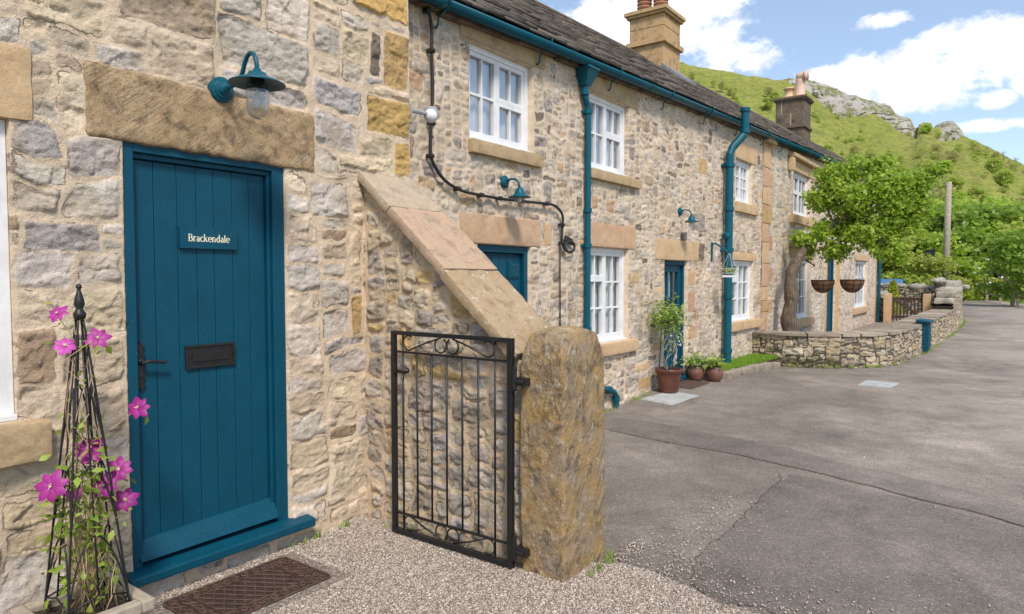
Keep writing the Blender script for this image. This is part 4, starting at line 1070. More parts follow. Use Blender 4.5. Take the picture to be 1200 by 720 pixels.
for z in (.125, .985):
    q = MB(); q.box(gx1, gx1+.012, GY-.022, GY+.016, z-.055, z+.055); q.tube([(gx1+.016, GY-.01, z-.045), (gx1+.016, GY-.01, z+.075)], .012, 10)
    q.box(gx1+.012, gx1+.085, GY-.012, GY+.05, z-.022, z+.016); q.tube([(gx1+.028, GY-.013, z-.003), (gx1+.075, GY-.013, z-.003)], .012, 8)
    q.build('hinge', M['black'], gate, bevel=.002)

# ------------------------------------------------------------------ PLANTER, OBELISK, CLEMATIS
px0, px1, py0, py1, pz = .10, .455, .92, 1.305, .225
tr = thing('stone_planter', 'square pale stone planter filled with soil, by the near window', 'planter', (.28, 1.11, 0))
m = MB(); w = .045
def ringbox(m, x0, x1, y0, y1, w, z0, z1, mi=0):
    m.box(x0, x1, y0, y0+w, z0, z1, mi); m.box(x0, x1, y1-w, y1, z0, z1, mi); m.box(x0, x0+w, y0+w, y1-w, z0, z1, mi); m.box(x1-w, x1, y0+w, y1-w, z0, z1, mi)
ringbox(m, px0, px1, py0, py1, .05, pz-.05, pz); ringbox(m, px0+.015, px1-.015, py0+.015, py1-.015, .035, .0, pz-.05)
m.build('basin', M['trough'], tr, bevel=.008)
xs = np.linspace(px0+.05, px1-.05, 40); ys = np.linspace(py0+.05, py1-.05, 40); X, Y = np.meshgrid(xs, ys); Z = pz-.030+.012*fbm(X*40, Y*40, seed=3)+.02*fbm(X*9, Y*9, seed=4)
i, j = np.meshgrid(np.arange(39), np.arange(39)); q = (j*40+i).ravel()
link('soil', npmesh('soil', np.stack([X.ravel(), Y.ravel(), Z.ravel()], 1), np.stack([q, q+1, q+41, q+40], 1)), M['soil'], tr, smooth=True)
OX, OY, OZ = .285, 1.125, pz-.03
ob = thing('garden_obelisk', 'tall black iron garden obelisk with pointed finial, standing in the square stone planter', 'plant support', (OX, OY, OZ))
TOPZ = 1.36; hb = .105
def leg(cx, cy, t):   # t 0 bottom .. 1 top
    w = hb*(1-t)**.93+.006
    return (OX+cx*w, OY+cy*w, OZ+(TOPZ-OZ)*t)
cs = [(-1, -1), (1, -1), (1, 1), (-1, 1)]
for c in cs:
    q = MB(); q.tube([leg(c[0], c[1], t/20) for t in range(21)], .0042, 7); q.build('leg', M['black'], ob, smooth=True)
for a in range(4):
    c, d = cs[a], cs[(a+1) % 4]
    # middle upright and a pair of gothic arches at two heights
    q = MB()
    q.tube([tuple((leg(*c, t)[k]+leg(*d, t)[k])/2 for k in range(3)) for t in (.08, .3, .6, .93)], .0036, 6)
    for (tb, tt) in ((.0, .27), (.26, .50), (.52, .76)):
        for (e, f_) in ((c, d), (d, c)):
            pts = []
            for k in range(9):
                s_ = k/8; t = tb+(tt-tb)*math.sin(s_*PI/2); u = .5*(1-math.cos(s_*PI/2))
                A, B = leg(*e, t), leg(*f_, t); pts.append(tuple(A[i]+(B[i]-A[i])*u for i in range(3)))
            q.tube(pts, .0035, 6)
    A, B = leg(*c, .05), leg(*d, .05); mm = tuple((A[i]+B[i])/2 for i in range(3))
    q.tube([A, (mm[0], mm[1], mm[2]+.03), B], .0038, 6)
    q.tube([(A[0], A[1], A[2]-.0), (A[0]+(B[0]-A[0])*.12, A[1]+(B[1]-A[1])*.12, A[2]-.03), (A[0]+(B[0]-A[0])*.22, A[1]+(B[1]-A[1])*.22, A[2]-.018), (A[0]+(B[0]-A[0])*.18, A[1]+(B[1]-A[1])*.18, A[2]+.0)], .0035, 6)
    q.build('arch_panel', M['black'], ob, smooth=True)
q = MB(); q.lathe([(0, -.02), (.020, -.02), (.023, 0), (.014, .012), (.012, .02), (.019, .035), (.016, .055), (.008, .085), (.006, .092), (.011, .10), (.008, .112), (0, .116)], (OX, OY, TOPZ), 16); q.build('finial', M['black'], ob, smooth=True)
cl = thing('clematis', 'climbing clematis with large magenta flowers, twining up the iron obelisk', 'plant', (OX, OY, OZ))
rg = random.Random(12)
def leaves_mesh(pts, size, rg_, up=.5, aspect=.55, bend=.15):
    """pts (n,3) -> pointed leaves, returns V,F,attr"""
    V = []; F = []; A = []
    for p in pts:
        d = Vector((rg_.gauss(0, 1), rg_.gauss(0, 1), rg_.gauss(0, .6)-.1)).normalized(); nrm = Vector((rg_.gauss(0, .7), rg_.gauss(0, .7), 1)).normalized()
        s_ = d.cross(nrm).normalized(); nrm = s_.cross(d); L = size*rg_.uniform(.6, 1.3); w = L*aspect/2; b = len(V); p = Vector(p)
        V += [p, p+d*L*.4+s_*w-nrm*bend*L*0, p+d*L-nrm*bend*L, p+d*L*.4-s_*w, p+d*L*.42+nrm*bend*L*.5]
        F += [(b, b+4, b+1), (b+1, b+4, b+2), (b+2, b+4, b+3), (b+3, b+4, b)]; a = rg_.random(); A += [a]*5
    return V, F, A
m = MB(); lv = []
for k in range(16):
    a = rg.uniform(0, 2*PI); pts = []; top = rg.choice([.35, .5, .7, .95, 1.05]); r0 = rg.uniform(.01, .05)
    for i in range(14):
        t = i/13; z = OZ+.01+(TOPZ-OZ)*top*t*.95; rr_ = min(r0+.09*math.sin(t*3+k), hb*(1-t*top)+.02); aa = a+t*rg.uniform(1, 3)
        pts.append((OX+rr_*math.cos(aa)+rg.uniform(-.008, .008), OY+rr_*math.sin(aa)+rg.uniform(-.008, .008), z))
        if t > .2: lv += [(pts[-1][0]+rg.gauss(0, .03), pts[-1][1]+rg.gauss(0, .035), pts[-1][2]+rg.gauss(0, .03)) for _ in range(2 if .15 < t*top < .6 else 1) if rg.random() < (.8 if t*top < .62 else .32)]
    m.tube(pts, .0017, 5)
for k in range(46):   # dry stems bunched low
    a = rg.uniform(0, 2*PI); b_ = rg.uniform(0, 2*PI); R_ = rg.uniform(.02, .085)
    m.tube([(OX+R_*math.cos(a), OY+R_*math.sin(a), OZ), (OX+.02*math.cos(b_), OY+.02*math.sin(b_), OZ+rg.uniform(.08, .16)), (OX+.05*math.cos(b_), OY+.06*math.sin(b_), OZ+rg.uniform(.2, .5))], .0016, 4)
fl = [(.30, 1.138, .83, .060, 0), (.32, 1.172, 1.262, .048, .25), (.27, 1.055, 1.362, .040, .3), (.29, 1.070, 1.240, .042, .95), (.32, 1.000, .722, .058, .2), (.33, 1.178, .685, .052, .0), (.33, 1.235, .735, .050, .1), (.31, 1.262, .60, .050, .05), (.31, 1.322, .965, .048, .1), (.25, 1.10, .655, .035, .9)]
for (x, y, z, r, sh) in fl:
    m.tube([(OX+rg.uniform(-.02, .02), OY+rg.uniform(-.02, .02), z-.14), ((x+OX)/2, (y+OY)/2, z-.07), (x-.01, y, z-.004)], .0016, 5)
    for _ in range(3): lv.append((x-.03+rg.gauss(0, .02), y+rg.gauss(0, .03), z-.03+rg.gauss(0, .02)))
m.build('stem', M['cane'], cl, smooth=True)
for _ in range(190): 
    zz = rg.gauss(.50, .15); lv.append((OX+rg.gauss(0, .055), OY+rg.gauss(0, .06), zz))
V, F, A = leaves_mesh(lv, .042, rg)
link('foliage', npmesh('foliage', [tuple(v) for v in V], F, [('lrnd', 'FLOAT', A)]), M['leafclem'], cl)
for (x, y, z, r, sh) in fl:
    V = []; F = []; A = []; n = Vector((.95, -.62, .35)+()) if False else Vector((.8+rg.uniform(-.2, .2), -.65+rg.uniform(-.4, .5), .45+rg.uniform(-.15, .5))).normalized()
    u = n.cross(Vector((0, 0, 1))).normalized(); v = n.cross(u); c0 = Vector((x, y, z)); a0 = rg.random()*6
    for k in range(7):
        a = a0+2*PI*k/7+rg.uniform(-.08, .08); d = u*math.cos(a)+v*math.sin(a); s_ = n.cross(d); L = r*rg.uniform(.88, 1.18); b = len(V)
        prof = [(0.0, .10, .0), (.28, .22, .06), (.55, .30, .05), (.8, .20, .0), (1.0, .01, -.05)]
        for (t, w, h) in prof: V += [c0+d*L*t+s_*L*w+n*L*(h-.03), c0+d*L*t+n*L*(h+.035), c0+d*L*t-s_*L*w+n*L*(h-.03)]
        for i in range(4):
            for q in (0, 1): F.append((b+i*3+q, b+(i+1)*3+q, b+(i+1)*3+q+1, b+i*3+q+1))
        A += [min(1, sh+rg.uniform(0, .25))]*15
    f = link('flower', npmesh('flower', [tuple(v_) for v_ in V], F, [('lrnd', 'FLOAT', A)]), M['petal'], cl, smooth=True)
    q = MB()
    for k in range(14):
        a = rg.random()*6.28; t = rg.random()*.2*r; q.tube([c0+n*r*.05, c0+n*(r*.24)+(u*math.cos(a)+v*math.sin(a))*t], .0011, 4)
    q.build('stamens', M['stamen'], f)

# ------------------------------------------------------------------ DOORMAT on its slab
rough_block('doorstep_slab', .085, .565, 1.44, 2.205, -.04, .012, 'matstone', None, .025, .004, .012, 9)
settag(COL.objects['doorstep_slab'], 'mossy stone slab set in the gravel under the rusty iron doormat', 'stone slab')
m = MB(); x0, x1, y0, y1, zb = .105, .505, 1.49, 2.145, .013
c_ = .03; n = 5
poly = []
for (cx, cy, a0) in ((x1-c_, y0+c_, -90), (x1-c_, y1-c_, 0), (x0+c_, y1-c_, 90), (x0+c_, y0+c_, 180)):
    for k in range(n+1): a = rad(a0+90*k/n); poly.append((cx+c_*math.cos(a), cy+c_*math.sin(a)))
m.prism(poly, zb, zb+.008, 1)
m.tube([(p[0]*.985+.0046, p[1]*.985+.027, zb+.012) for p in poly+[poly[0]]], .0045, 6)
ix0, ix1, iy0, iy1 = x0+.07, x1-.07, y0+.12, y1-.12
m.tube([(ix0, iy0, zb+.012), (ix1, iy0, zb+.012), (ix1, iy1, zb+.012), (ix0, iy1, zb+.012), (ix0, iy0, zb+.012)], .004, 6)
st = .052
for sg in (1, -1):
    k = -12
    while k < 24:
        # x = ix0+s, y = iy0 + k*st + sg*s*.75
        pts = []
        for s_ in np.linspace(0, ix1-ix0, 30):
            y = iy0+k*st+sg*s_*.62
            if iy0 <= y <= iy1: pts.append((ix0+s_, y, zb+.012))
        if len(pts) > 1: m.tube([pts[0], pts[-1]], .0042, 5)
        k += 1
rg = random.Random(5)
def curl(m, cx, cy, r, a0, dr):
    pts = [(cx+r*(1-t*.75)*math.cos(a0+dr*t*7.5), cy+r*(1-t*.75)*math.sin(a0+dr*t*7.5), zb+.012) for t in np.linspace(0, 1, 16)]; m.tube(pts, .0046, 5)
for k in range(12):
    y = y0+.045+(y1-y0-.09)*k/11
    for x in (x0+.038, x1-.038): curl(m, x, y, .026, k*2.1, 1 if k % 2 else -1)
for k in range(1, 7):
    x = x0+.04+(x1-x0-.08)*k/7
    for y in (y0+.035, y0+.085, y1-.035, y1-.085): curl(m, x, y, .025, k*1.3+y*9, 1 if k % 2 else -1)
settag(m.build('doormat', [M['rust'], M['rustdark']], None), 'rusty cast iron doormat with lattice and scrolls below the near teal door', 'doormat')

# ------------------------------------------------------------------ WALL LAMPS
def lamp_near():
    t = thing('wall_lamp', 'teal swan neck wall lamp with wide shade and clear glass above the near front door', 'wall lamp', (0.02, 1.89, 2.42))
    y, z = 1.89, 2.42; x0 = .014
    m = MB(); m.lathe([(0, -.03), (.062, -.03), (.062, .008), (.058, .014), (.048, .017), (.045, .024), (.034, .028), (.026, .040), (.017, .044), (.015, .06), (0, .062)], (x0+.0, y, z), 28, 'x'); m.build('wall_plate', M['teal_pipe'], t, smooth=False, bevel=.001)
    m = MB(); m.tube([(x0+.04, y, z), (.08, y, z+.002), (.13, y, z+.006), (.175, y, z+.022), (.200, y, z+.055), (.218, y, z+.095), (.240, y, z+.122), (.265, y, z+.132), (.290, y, z+.122), (.308, y, z+.095), (.315, y, z+.065), (.316, y, z+.02)], .0105, 12); m.build('swan_neck', M['teal_pipe'], t, smooth=True)
    cx = .316; zs = z+.005
    m = MB(); m.lathe([(0, .045), (.016, .045), (.020, .030), (.038, .026), (.046, .012), (.052, .008), (.095, -.009), (.126, -.024), (.128, -.029), (.123, -.029), (.093, -.017), (.050, -.002), (.035, -.004), (0, -.004)], (cx, y, zs), 40); m.build('shade', M['teal_pipe'], t, smooth=True)
    m = MB(); m.lathe([(.034, -.006), (.034, -.03), (.026, -.034), (.026, -.055), (.0, -.055)], (cx, y, zs), 20)
    m.build('lamp_holder', M['black'], t)
    m = MB(); pr = [(.046, -.006), (.050, -.05), (.050, -.145)]+[(.050*math.cos(rad(a)), -.145-.045*math.sin(rad(a))) for a in range(10, 91, 10)]
    pin = [(max(0, r-.004), h+.003) for r, h in pr][::-1]
    m.lathe(pr+pin, (cx, y, zs), 32); m.build('glass_jar', M['jar'], t, smooth=True)
    m = MB(); m.lathe([(0, -.05), (.010, -.055), (.012, -.075), (.021, -.098), (.023, -.112), (.016, -.130), (0, -.136)], (cx, y, zs), 18); m.build('bulb', M['bulb'], t, smooth=True)
    return t
M['bulb'] = m_simple('pearl_bulb', (.75, .72, .65), .3, 0, .05)
lamp_near()
def lamp_far(label, y, z):
    t = thing('wall_lamp', label, 'wall lamp', (XF, y, z), 'small teal lamps on the terrace front')
    x0 = XF+.012
    m = MB(); m.lathe([(0, -.03), (.055, -.03), (.055, .010), (.040, .022), (.018, .03), (0, .032)], (x0, y, z), 20, 'x'); m.build('wall_plate', M['teal_pipe'], t)
    m = MB(); m.tube([(x0+.02, y, z), (x0+.07, y, z+.02), (x0+.12, y, z+.012), (x0+.155, y, z-.02), (x0+.165, y, z-.07)], .0095, 10); m.build('arm', M['teal_pipe'], t, smooth=True)
    cx = x0+.165; zs = z-.10
    m = MB(); m.lathe([(0, .045), (.018, .04), (.034, .02), (.045, -.01), (.055, -.025), (.098, -.045), (.10, -.05), (.052, -.035), (.03, -.02), (0, -.01)], (cx, y, zs), 26); m.build('shade', M['teal_pipe'], t, smooth=True)
    m = MB(); m.lathe([(.040, -.035), (.041, -.10), (.030, -.125), (0, -.133)], (cx, y, zs), 20); m.build('glass_jar', M['jar'], t, smooth=True)
    m = MB(); m.lathe([(0, -.04), (.018, -.05), (.02, -.08), (0, -.10)], (cx, y, zs), 12); m.build('bulb', M['bulb'], t, smooth=True)
lamp_far('small teal wall lamp in front of the black cable, above the pink lintel', 4.87, 2.345)
lamp_far('small teal wall lamp above the lintel of the half glazed teal door', 8.80, 2.385)

# security lamp
t = thing('security_lamp', 'white and grey security lamp on a short bracket at the corner of the near cottage', 'security lamp', (0, 3.4, 2.55))
m = MB(); m.tube([(-.02, 3.20, 2.585), (-.015, 3.30, 2.588), (-.01, 3.37, 2.59)], .014, 8); m.box(-.05, .01, 3.197, 3.215, 2.55, 2.62); m.build('bracket', M['greyplastic'], t)
c0 = Vector((-.01, 3.415, 2.585)); d = Vector((.5, -.8, -.35)).normalized()
m = MB(); m.tube([c0-d*.055+Vector((0, 0, .02)), c0-d*.03+Vector((0, 0, .012)), c0, c0+d*.012], [.040, .046, .048, .046], 20); m.build('housing', M['greyplastic'], t, smooth=False, bevel=.003)
m = MB(); pts = [c0+d*(.012+.038*math.sin(rad(a))) for a in range(0, 91, 15)]; m.tube(pts, [max(.002, .046*math.cos(rad(a))) for a in range(0, 91, 15)], 20); m.build('lens', M['white'], t, smooth=True)

# black cable clipped along the front
cp = [(3.84, 3.60), (3.90, 3.42), (3.90, 3.23), (3.91, 2.91), (3.885, 2.60), (3.885, 2.45), (3.92, 2.37), (4.03, 2.27), (4.18, 2.215), (4.32, 2.195), (4.55, 2.188), (4.78, 2.185), (5.0, 2.19), (5.31, 2.198), (5.55, 2.205), (5.66, 2.19), (5.76, 2.14), (5.79, 2.07), (5.775, 1.95), (5.77, 1.86), (5.81, 1.79), (5.90, 1.755), (5.98, 1.765), (6.01, 1.80), (6.0, 1.84), (5.94, 1.86), (5.87, 1.85), (5.83, 1.81), (5.85, 1.77)]
def smoothpath(p, n=4):
    out = []
    for i in range(len(p)-1):
        a, b, c, d = [Vector(p[min(max(k, 0), len(p)-1)]) for k in (i-1, i, i+1, i+2)]
        for k in range(n):
            t = k/n; out.append(.5*((2*b)+(c-a)*t+(2*a-5*b+4*c-d)*t*t+(3*b-a-3*c+d)*t**3))
    return out+[Vector(p[-1])]
t = thing('power_cable', 'thick black cable clipped in a curve across the upper wall of the middle cottage', 'cable', (XF, 4.9, 2.2))
m = MB(); m.tube([(XF+.045, p.x, p.y) for p in smoothpath([Vector(q) for q in cp])], .013, 8); m.build('sheath', M['cable'], t, smooth=True)
for (y, z) in ((3.86, 3.52), (3.90, 3.23), (3.90, 2.68), (3.885, 2.43), (4.20, 2.212), (4.50, 2.19), (4.76, 2.186), (5.10, 2.192), (5.50, 2.204), (5.775, 2.02), (5.78, 1.84)):
    q = MB(); q.box(XF+.01, XF+.062, y-.022, y+.022, z-.014, z+.014); q.lathe([(0, -.02), (.02, -.02), (.02, .02), (0, .02)], (XF+.05, y, z), 10, 'y'); q.build('clip', M['cable'], t, bevel=.003)
m = MB(); m.tube([(XF+.03, 5.76, 1.84), (XF+.03, 5.765, 1.3), (XF+.03, 5.77, .6)], .007, 6); m.build('thin_cable', M['cable'], t, smooth=True)
m = MB(); m.hexa([(XF+.02, 5.84, 1.86), (XF+.05, 5.84, 1.86), (XF+.05, 6.0, 1.82), (XF+.02, 6.0, 1.82), (XF+.02, 5.85, 1.92), (XF+.05, 5.85, 1.92), (XF+.05, 5.98, 1.89), (XF+.02, 5.98, 1.89)]); m.build('junction_box', M['cable'], t, bevel=.01)

# hanging bracket with a little white wire tray
t = thing('hanging_planter', 'small white wire planter hung from a teal bracket in front of the stout teal pipe', 'planter', (XF, 10.2, 1.6))
m = MB(); m.tube([(XF+.012, 10.02, 1.80), (XF+.02, 10.02, 1.98), (XF+.06, 10.02, 2.01), (XF+.16, 10.02, 1.94), (XF+.26, 10.02, 1.86), (XF+.30, 10.02, 1.88)], .014, 8); m.box(XF+.0, XF+.02, 10.0, 10.04, 1.74, 2.02); m.build('bracket', M['teal_pipe'], t)
bx, by = XF+.28, 10.02
for (dx, dy) in ((-.08, -.10), (.08, -.10), (-.08, .10), (.08, .10)):
    q = MB(); q.tube([(bx, by, 1.87), (bx+dx, by+dy, 1.62)], .0018, 5); q.build('wire', M['white'], t)
m = MB()
for z in (1.50, 1.56, 1.62): m.tube([(bx-.08, by-.10, z), (bx+.08, by-.10, z), (bx+.08, by+.10, z), (bx-.08, by+.10, z), (bx-.08, by-.10, z)], .004, 6)
m.box(bx-.075, bx+.075, by-.095, by+.095, 1.498, 1.53); m.build('tray', M['white'], t)
rg = random.Random(8); V, F, A = leaves_mesh([(bx+rg.gauss(0, .04), by+rg.gauss(0, .06), 1.60+rg.gauss(0, .03)) for _ in range(50)], .05, rg)
link('foliage', npmesh('f', [tuple(v) for v in V], F, [('lrnd', 'FLOAT', A)]), M['leafpot'], t)

# ------------------------------------------------------------------ POTS
def ground_z(x, y):
    a = float(sstep(6.9, 8.0, np.array(y)))*(1-float(sstep(10.4, 11.6, np.array(y))))
    return .062*a*(1-float(sstep(-.2, 1.0, np.array(x))))
def pot(name, label, x, y, r, h, mat, group=None, belly=False):
    z = ground_z(x, y)+.001
    t = thing(name, label, 'plant pot', (x, y, z), group)
    if belly: pr = [(0, 0), (r*.62, 0), (r*.85, h*.2), (r, h*.5), (r*.95, h*.78), (r*.80, h*.93), (r*.84, h), (r*.76, h), (r*.72, h*.9), (0, h*.88)]
    else: pr = [(0, 0), (r*.66, 0), (r*.72, h*.05), (r*.83, h*.45), (r*.93, h*.80), (r*.94, h*.83), (r*1.02, h*.86), (r*1.05, h*.95), (r*1.02, h), (r*.93, h), (r*.90, h*.90), (0, h*.88)]
    m = MB(); m.lathe(pr, (x, y, z), 36); m.build('pot', M[mat], t, smooth=True)
    m = MB(); m.lathe([(r*.74 if belly else r*.9, h*.885), (r*.4, h*.91), (0, h*.9)], (x, y, z), 24); m.build('soil', M['soil'], t)
    return t, z+h*.9
t, zt = pot('flower_pot', 'large reddish brown glazed pot with a rim, left of the half glazed teal door', -.27, 7.98, .165, .30, 'terracotta')
pl = thing('climbing_plant', 'leafy climber with pale seed heads on a thin frame, in the large reddish pot', 'plant', (-.27, 7.98, zt))
rg = random.Random(22); m = MB()
for c in ((-1, -1), (1, -1), (1, 1), (-1, 1)): m.tube([(-.27+c[0]*.09, 7.98+c[1]*.09, zt), (-.27+c[0]*.07, 7.98+c[1]*.07, zt+.55), (-.27, 7.98, zt+.92)], .005, 6)
m.build('support_canes', M['black'], pl)
m = MB(); lv = []
for k in range(12):
    a = rg.uniform(0, 6.28); pts = [(-.27+rg.uniform(-.03, .03), 7.98+rg.uniform(-.03, .03), zt)]
    for i in range(1, 10): a += rg.uniform(.2, .9); rr_ = .05+.05*math.sin(i*.6); pts.append((-.27+rr_*math.cos(a), 7.98+rr_*math.sin(a), zt+i*.085))
    m.tube(pts, .0045, 5); lv += [(p[0]+rg.gauss(0, .05), p[1]+rg.gauss(0, .06), p[2]+rg.gauss(0, .03)) for p in pts[2:] for _ in range(2) if rg.random() < .35]
m.build('stem', M['conc'], pl, smooth=True)
lv += [(-.27+rg.gauss(0, .10), 7.96+rg.gauss(0, .12), zt+.68+rg.gauss(0, .10)) for _ in range(1000)]+[(-.25+rg.gauss(0, .06), 8.02+rg.gauss(0, .10), zt+.40+rg.gauss(0, .16)) for _ in range(60)]
V, F, A = leaves_mesh(lv, .05, rg); link('foliage', npmesh('f', [tuple(v) for v in V], F, [('lrnd', 'FLOAT', A)]), M['leafpot'], pl)
for k in range(40):
    m = MB(); x, y, z = -.18+rg.gauss(0, .09), 8.06+rg.gauss(0, .13), zt+rg.uniform(.25, .88)
    for _ in range(5): a, b_ = rg.uniform(0, 6.28), rg.uniform(-1, 1); m.tube([(x, y, z), (x+.02*math.cos(a), y+.02*math.sin(a), z+.02*b_)], .0024, 4)
    m.build('seed_head', M['white_flower'], pl)
for i, (x, y, lb) in enumerate(((-.37, 9.12, 'small brown glazed pot of leafy greens nearest the half glazed door'), (-.14, 9.22, 'small brown glazed pot of leafy greens beside the grass strip kerb'))):
    t, zt = pot('flower_pot', lb, x, y, .125, .20, 'glazed', 'two small brown pots', True)
    q = thing('pot_plant', 'low bushy green plant growing in the '+('left' if i == 0 else 'right')+' small brown pot', 'plant', (x, y, zt), 'plants in the two small pots')
    lv = [(x+rg.gauss(0, .07), y+rg.gauss(0, .08), zt+.05+abs(rg.gauss(0, .05))) for _ in range(260)]
    V, F, A = leaves_mesh(lv, .06, rg); link('foliage', npmesh('f', [tuple(v) for v in V], F, [('lrnd', 'FLOAT', A)]), M['leafpot'], q)

# grass strip with kerb stones
KX, KY0, KY1 = -.10, 9.55, 11.75
rg = random.Random(6); y = KY0; k = 0
ks = thing('kerb_edging', 'low stone kerb round the little grass strip under the far white windows', 'kerb', (KX, 10.7, 0))
while y < KY1:
    y1 = min(y+rg.uniform(.35, .6), KY1); z = ground_z(KX, y); o = (y-KY0)*.07
    rough_block('kerb_stone', KX-.09+o, KX+.06+o, y+.006, y1-.006, -.02, z+.085+rg.uniform(-.008, .008), 'kerb', ks, .03, .01, .025, k); y = y1; k += 1
for (xa, xb) in ((-.49, -.30), (-.295, -.19)): rough_block('kerb_stone', xa, xb, KY0-.14, KY0-.0, -.02, .145, 'kerb', ks, .03, .01, .025, k); k += 1
m = MB(); m.prism([(XF+.01, KY0), (KX-.085, KY0), (KX+.07, KY1), (XF+.01, 12.0)], 0, .13)
settag(m.build('grass_bed', M['soil'], None), kind='structure')
def blades(name, pts, h, rg_, mat, w=.006):
    V = []; F = []; A = []
    for (x, y, z) in pts:
        a = rg_.uniform(0, 6.28); L = h*rg_.uniform(.5, 1.2); dx, dy = math.cos(a)*w, math.sin(a)*w; bx_, by_ = rg_.gauss(0, .3)*L, rg_.gauss(0, .3)*L; b = len(V)
        V += [(x-dx, y-dy, z), (x+dx, y+dy, z), (x+bx_, y+by_, z+L)]; F.append((b, b+1, b+2)); A += [rg_.random()]*3
    return link(name, npmesh(name, V, F, [('lrnd', 'FLOAT', A)]), M[mat], None)
pts = []
for _ in range(14000):
    y = rg.uniform(KY0+.01, 11.95); x = rg.uniform(XF+.03, KX-.09+(y-KY0)*.07); pts.append((x, y, .128))
settag(blades('grass', pts, .065, rg, 'grassblade', .005), 'short bright grass in the kerbed strip below the window', 'grass', kind='stuff')

# covers in the road
def cover(label, pts, mat):
    n = len(pts); m = MB(); c = (sum(p[0] for p in pts)/n, sum(p[1] for p in pts)/n)
    zs = [ground_z(*p)+.010 for p in pts]
    m.hexa([(p[0], p[1], z-.05) for p, z in zip(pts, zs)]+[(p[0], p[1], z) for p, z in zip(pts, zs)])
    q = [(c[0]+(p[0]-c[0])*.9, c[1]+(p[1]-c[1])*.9) for p in pts]; m.hexa([(p[0], p[1], z) for p, z in zip(q, zs)]+[(p[0], p[1], z+.004) for p, z in zip(q, zs)])
    return settag(m.build('manhole_cover', M[mat], None), label, 'manhole cover')
cover('pale grey square cover in the tarmac beside the large reddish pot', [(-.40, 7.45), (.04, 7.36), (.12, 7.98), (-.30, 8.08)], 'conc')
cover('grey cover set in the road in front of the low garden wall', [(1.46, 10.40), (1.86, 10.40), (1.90, 10.95), (1.48, 10.95)], 'conc')
m = MB(); m.hexa([(XF+.04, 8.36, .055), (-.12, 8.36, .05), (-.12, 9.0, .05), (XF+.04, 9.0, .055), (XF+.04, 8.36, .082), (-.12, 8.36, .078), (-.12, 9.0, .078), (XF+.04, 9.0, .082)])
settag(m.build('doormat', M['rust'], None, bevel=.008), 'dark brown mat below the half glazed teal door', 'doormat')

# ------------------------------------------------------------------ LOW GARDEN WALL (curving beside the road)
path = smoothpath([Vector(q) for q in [(-.50, 12.10), (.11, 11.97), (.60, 12.10), (1.05, 12.45), (1.42, 12.95), (1.60, 13.9), (1.70, 15.6), (1.78, 18.3), (1.82, 21.5), (1.82, 24.5), (1.74, 27.5), (1.45, 31.0)]], 14)
pp = np.array([(p.x, p.y) for p in path]); seg = np.hypot(*np.diff(pp, axis=0).T); S = np.concatenate([[0], np.cumsum(seg)]); SL_ = S[-1]
tg = np.gradient(pp, axis=0); tg /= np.hypot(tg[:, 0], tg[:, 1])[:, None]; NR = np.stack([tg[:, 1], -tg[:, 0]], 1)
for _ in range(3): NR[1:-1] = (NR[:-2]+NR[1:-1]*2+NR[2:])/4
def onpath(s, off):
    x = np.interp(s, S, pp[:, 0]); y = np.interp(s, S, pp[:, 1]); nx = np.interp(s, S, NR[:, 0]); ny = np.interp(s, S, NR[:, 1]); l = np.hypot(nx, ny)
    return x+nx/l*off, y+ny/l*off
TH = .50
gw = thing('garden_wall', 'low dry stone garden wall with flat copings curving beside the road', 'wall', (.9, 12.3, 0))
topf = lambda s: .525+.05*sstep(3.5, 8, s)+.46*sstep(11.2, 12.6, s)+.18*sstep(16, 19, s)
vs = gridlines(-.06, 1.22, .016)
us = gridlines(0, SL_, lambda u: .017 if u < 3 else .017+.0035*(u-3))
masonry('wall_face', us, vs, lambda u, v, h: np.stack([*onpath(u, h-.01+.06*np.clip(.5-v, 0, 1)), v], 1), .028, (.10, .34), (.045, .15), 'dry', 71, amp=.045, joint=.016, warp=.04,
        keep=lambda cu, cv: cv < topf(cu), mats=M['dry'], parent=gw, reveal=0, u_jit=.7, chip=.8)
us = gridlines(0, SL_, lambda u: .035+.004*u)
masonry('wall_back', us, gridlines(-.06, 1.22, .035), lambda u, v, h: np.stack([*onpath(u, -TH-h), v], 1)[:, :], .035, (.10, .34), (.045, .15), 'dry', 72, amp=.05, joint=.018,
        keep=lambda cu, cv: cv < topf(cu), mats=M['dry'], parent=gw, reveal=0)
m = MB(); ss = np.arange(0, SL_, .3)
for a, b in zip(ss[:-1], ss[1:]):
    q = []
    for z in (-.05, 1):
        for (s_, o) in ((a, -TH), (b, -TH), (b, -.02), (a, -.02)):
            x, y = onpath(s_, o); q.append((float(x), float(y), z if z < 0 else float(topf(np.array(a)))-.01))
    m.hexa(q)
m.build('wall_core', M['soil'], gw)
def pathxf(s0):
    def f(P):
        x, y = onpath(s0+P[:, 0], P[:, 1]); return np.stack([x, y, P[:, 2]+topf(np.full(len(P), s0+.2))], 1)
    return f
M["dryblock"] = m_sand("limestone_block", (.30, .27, .22), (.42, .39, .33), (.10, .09, .07), .5, None, 1, .3, .6)
rg = random.Random(41); s_ = .02; k = 0
while s_ < 11.3:
    L = rg.uniform(.28, .62) if s_ < 5 else rg.uniform(.5, .9); th = rg.uniform(.035, .06)
    rough_block('coping_stone', 0, L-.015, -TH-rg.uniform(.0, .05), rg.uniform(.015, .05), -.012, -.012+th, 'kerb' if rg.random() < .6 else 'trough', gw, .045, .010, .014, 200+k, pathxf(s_)); s_ += L; k += 1
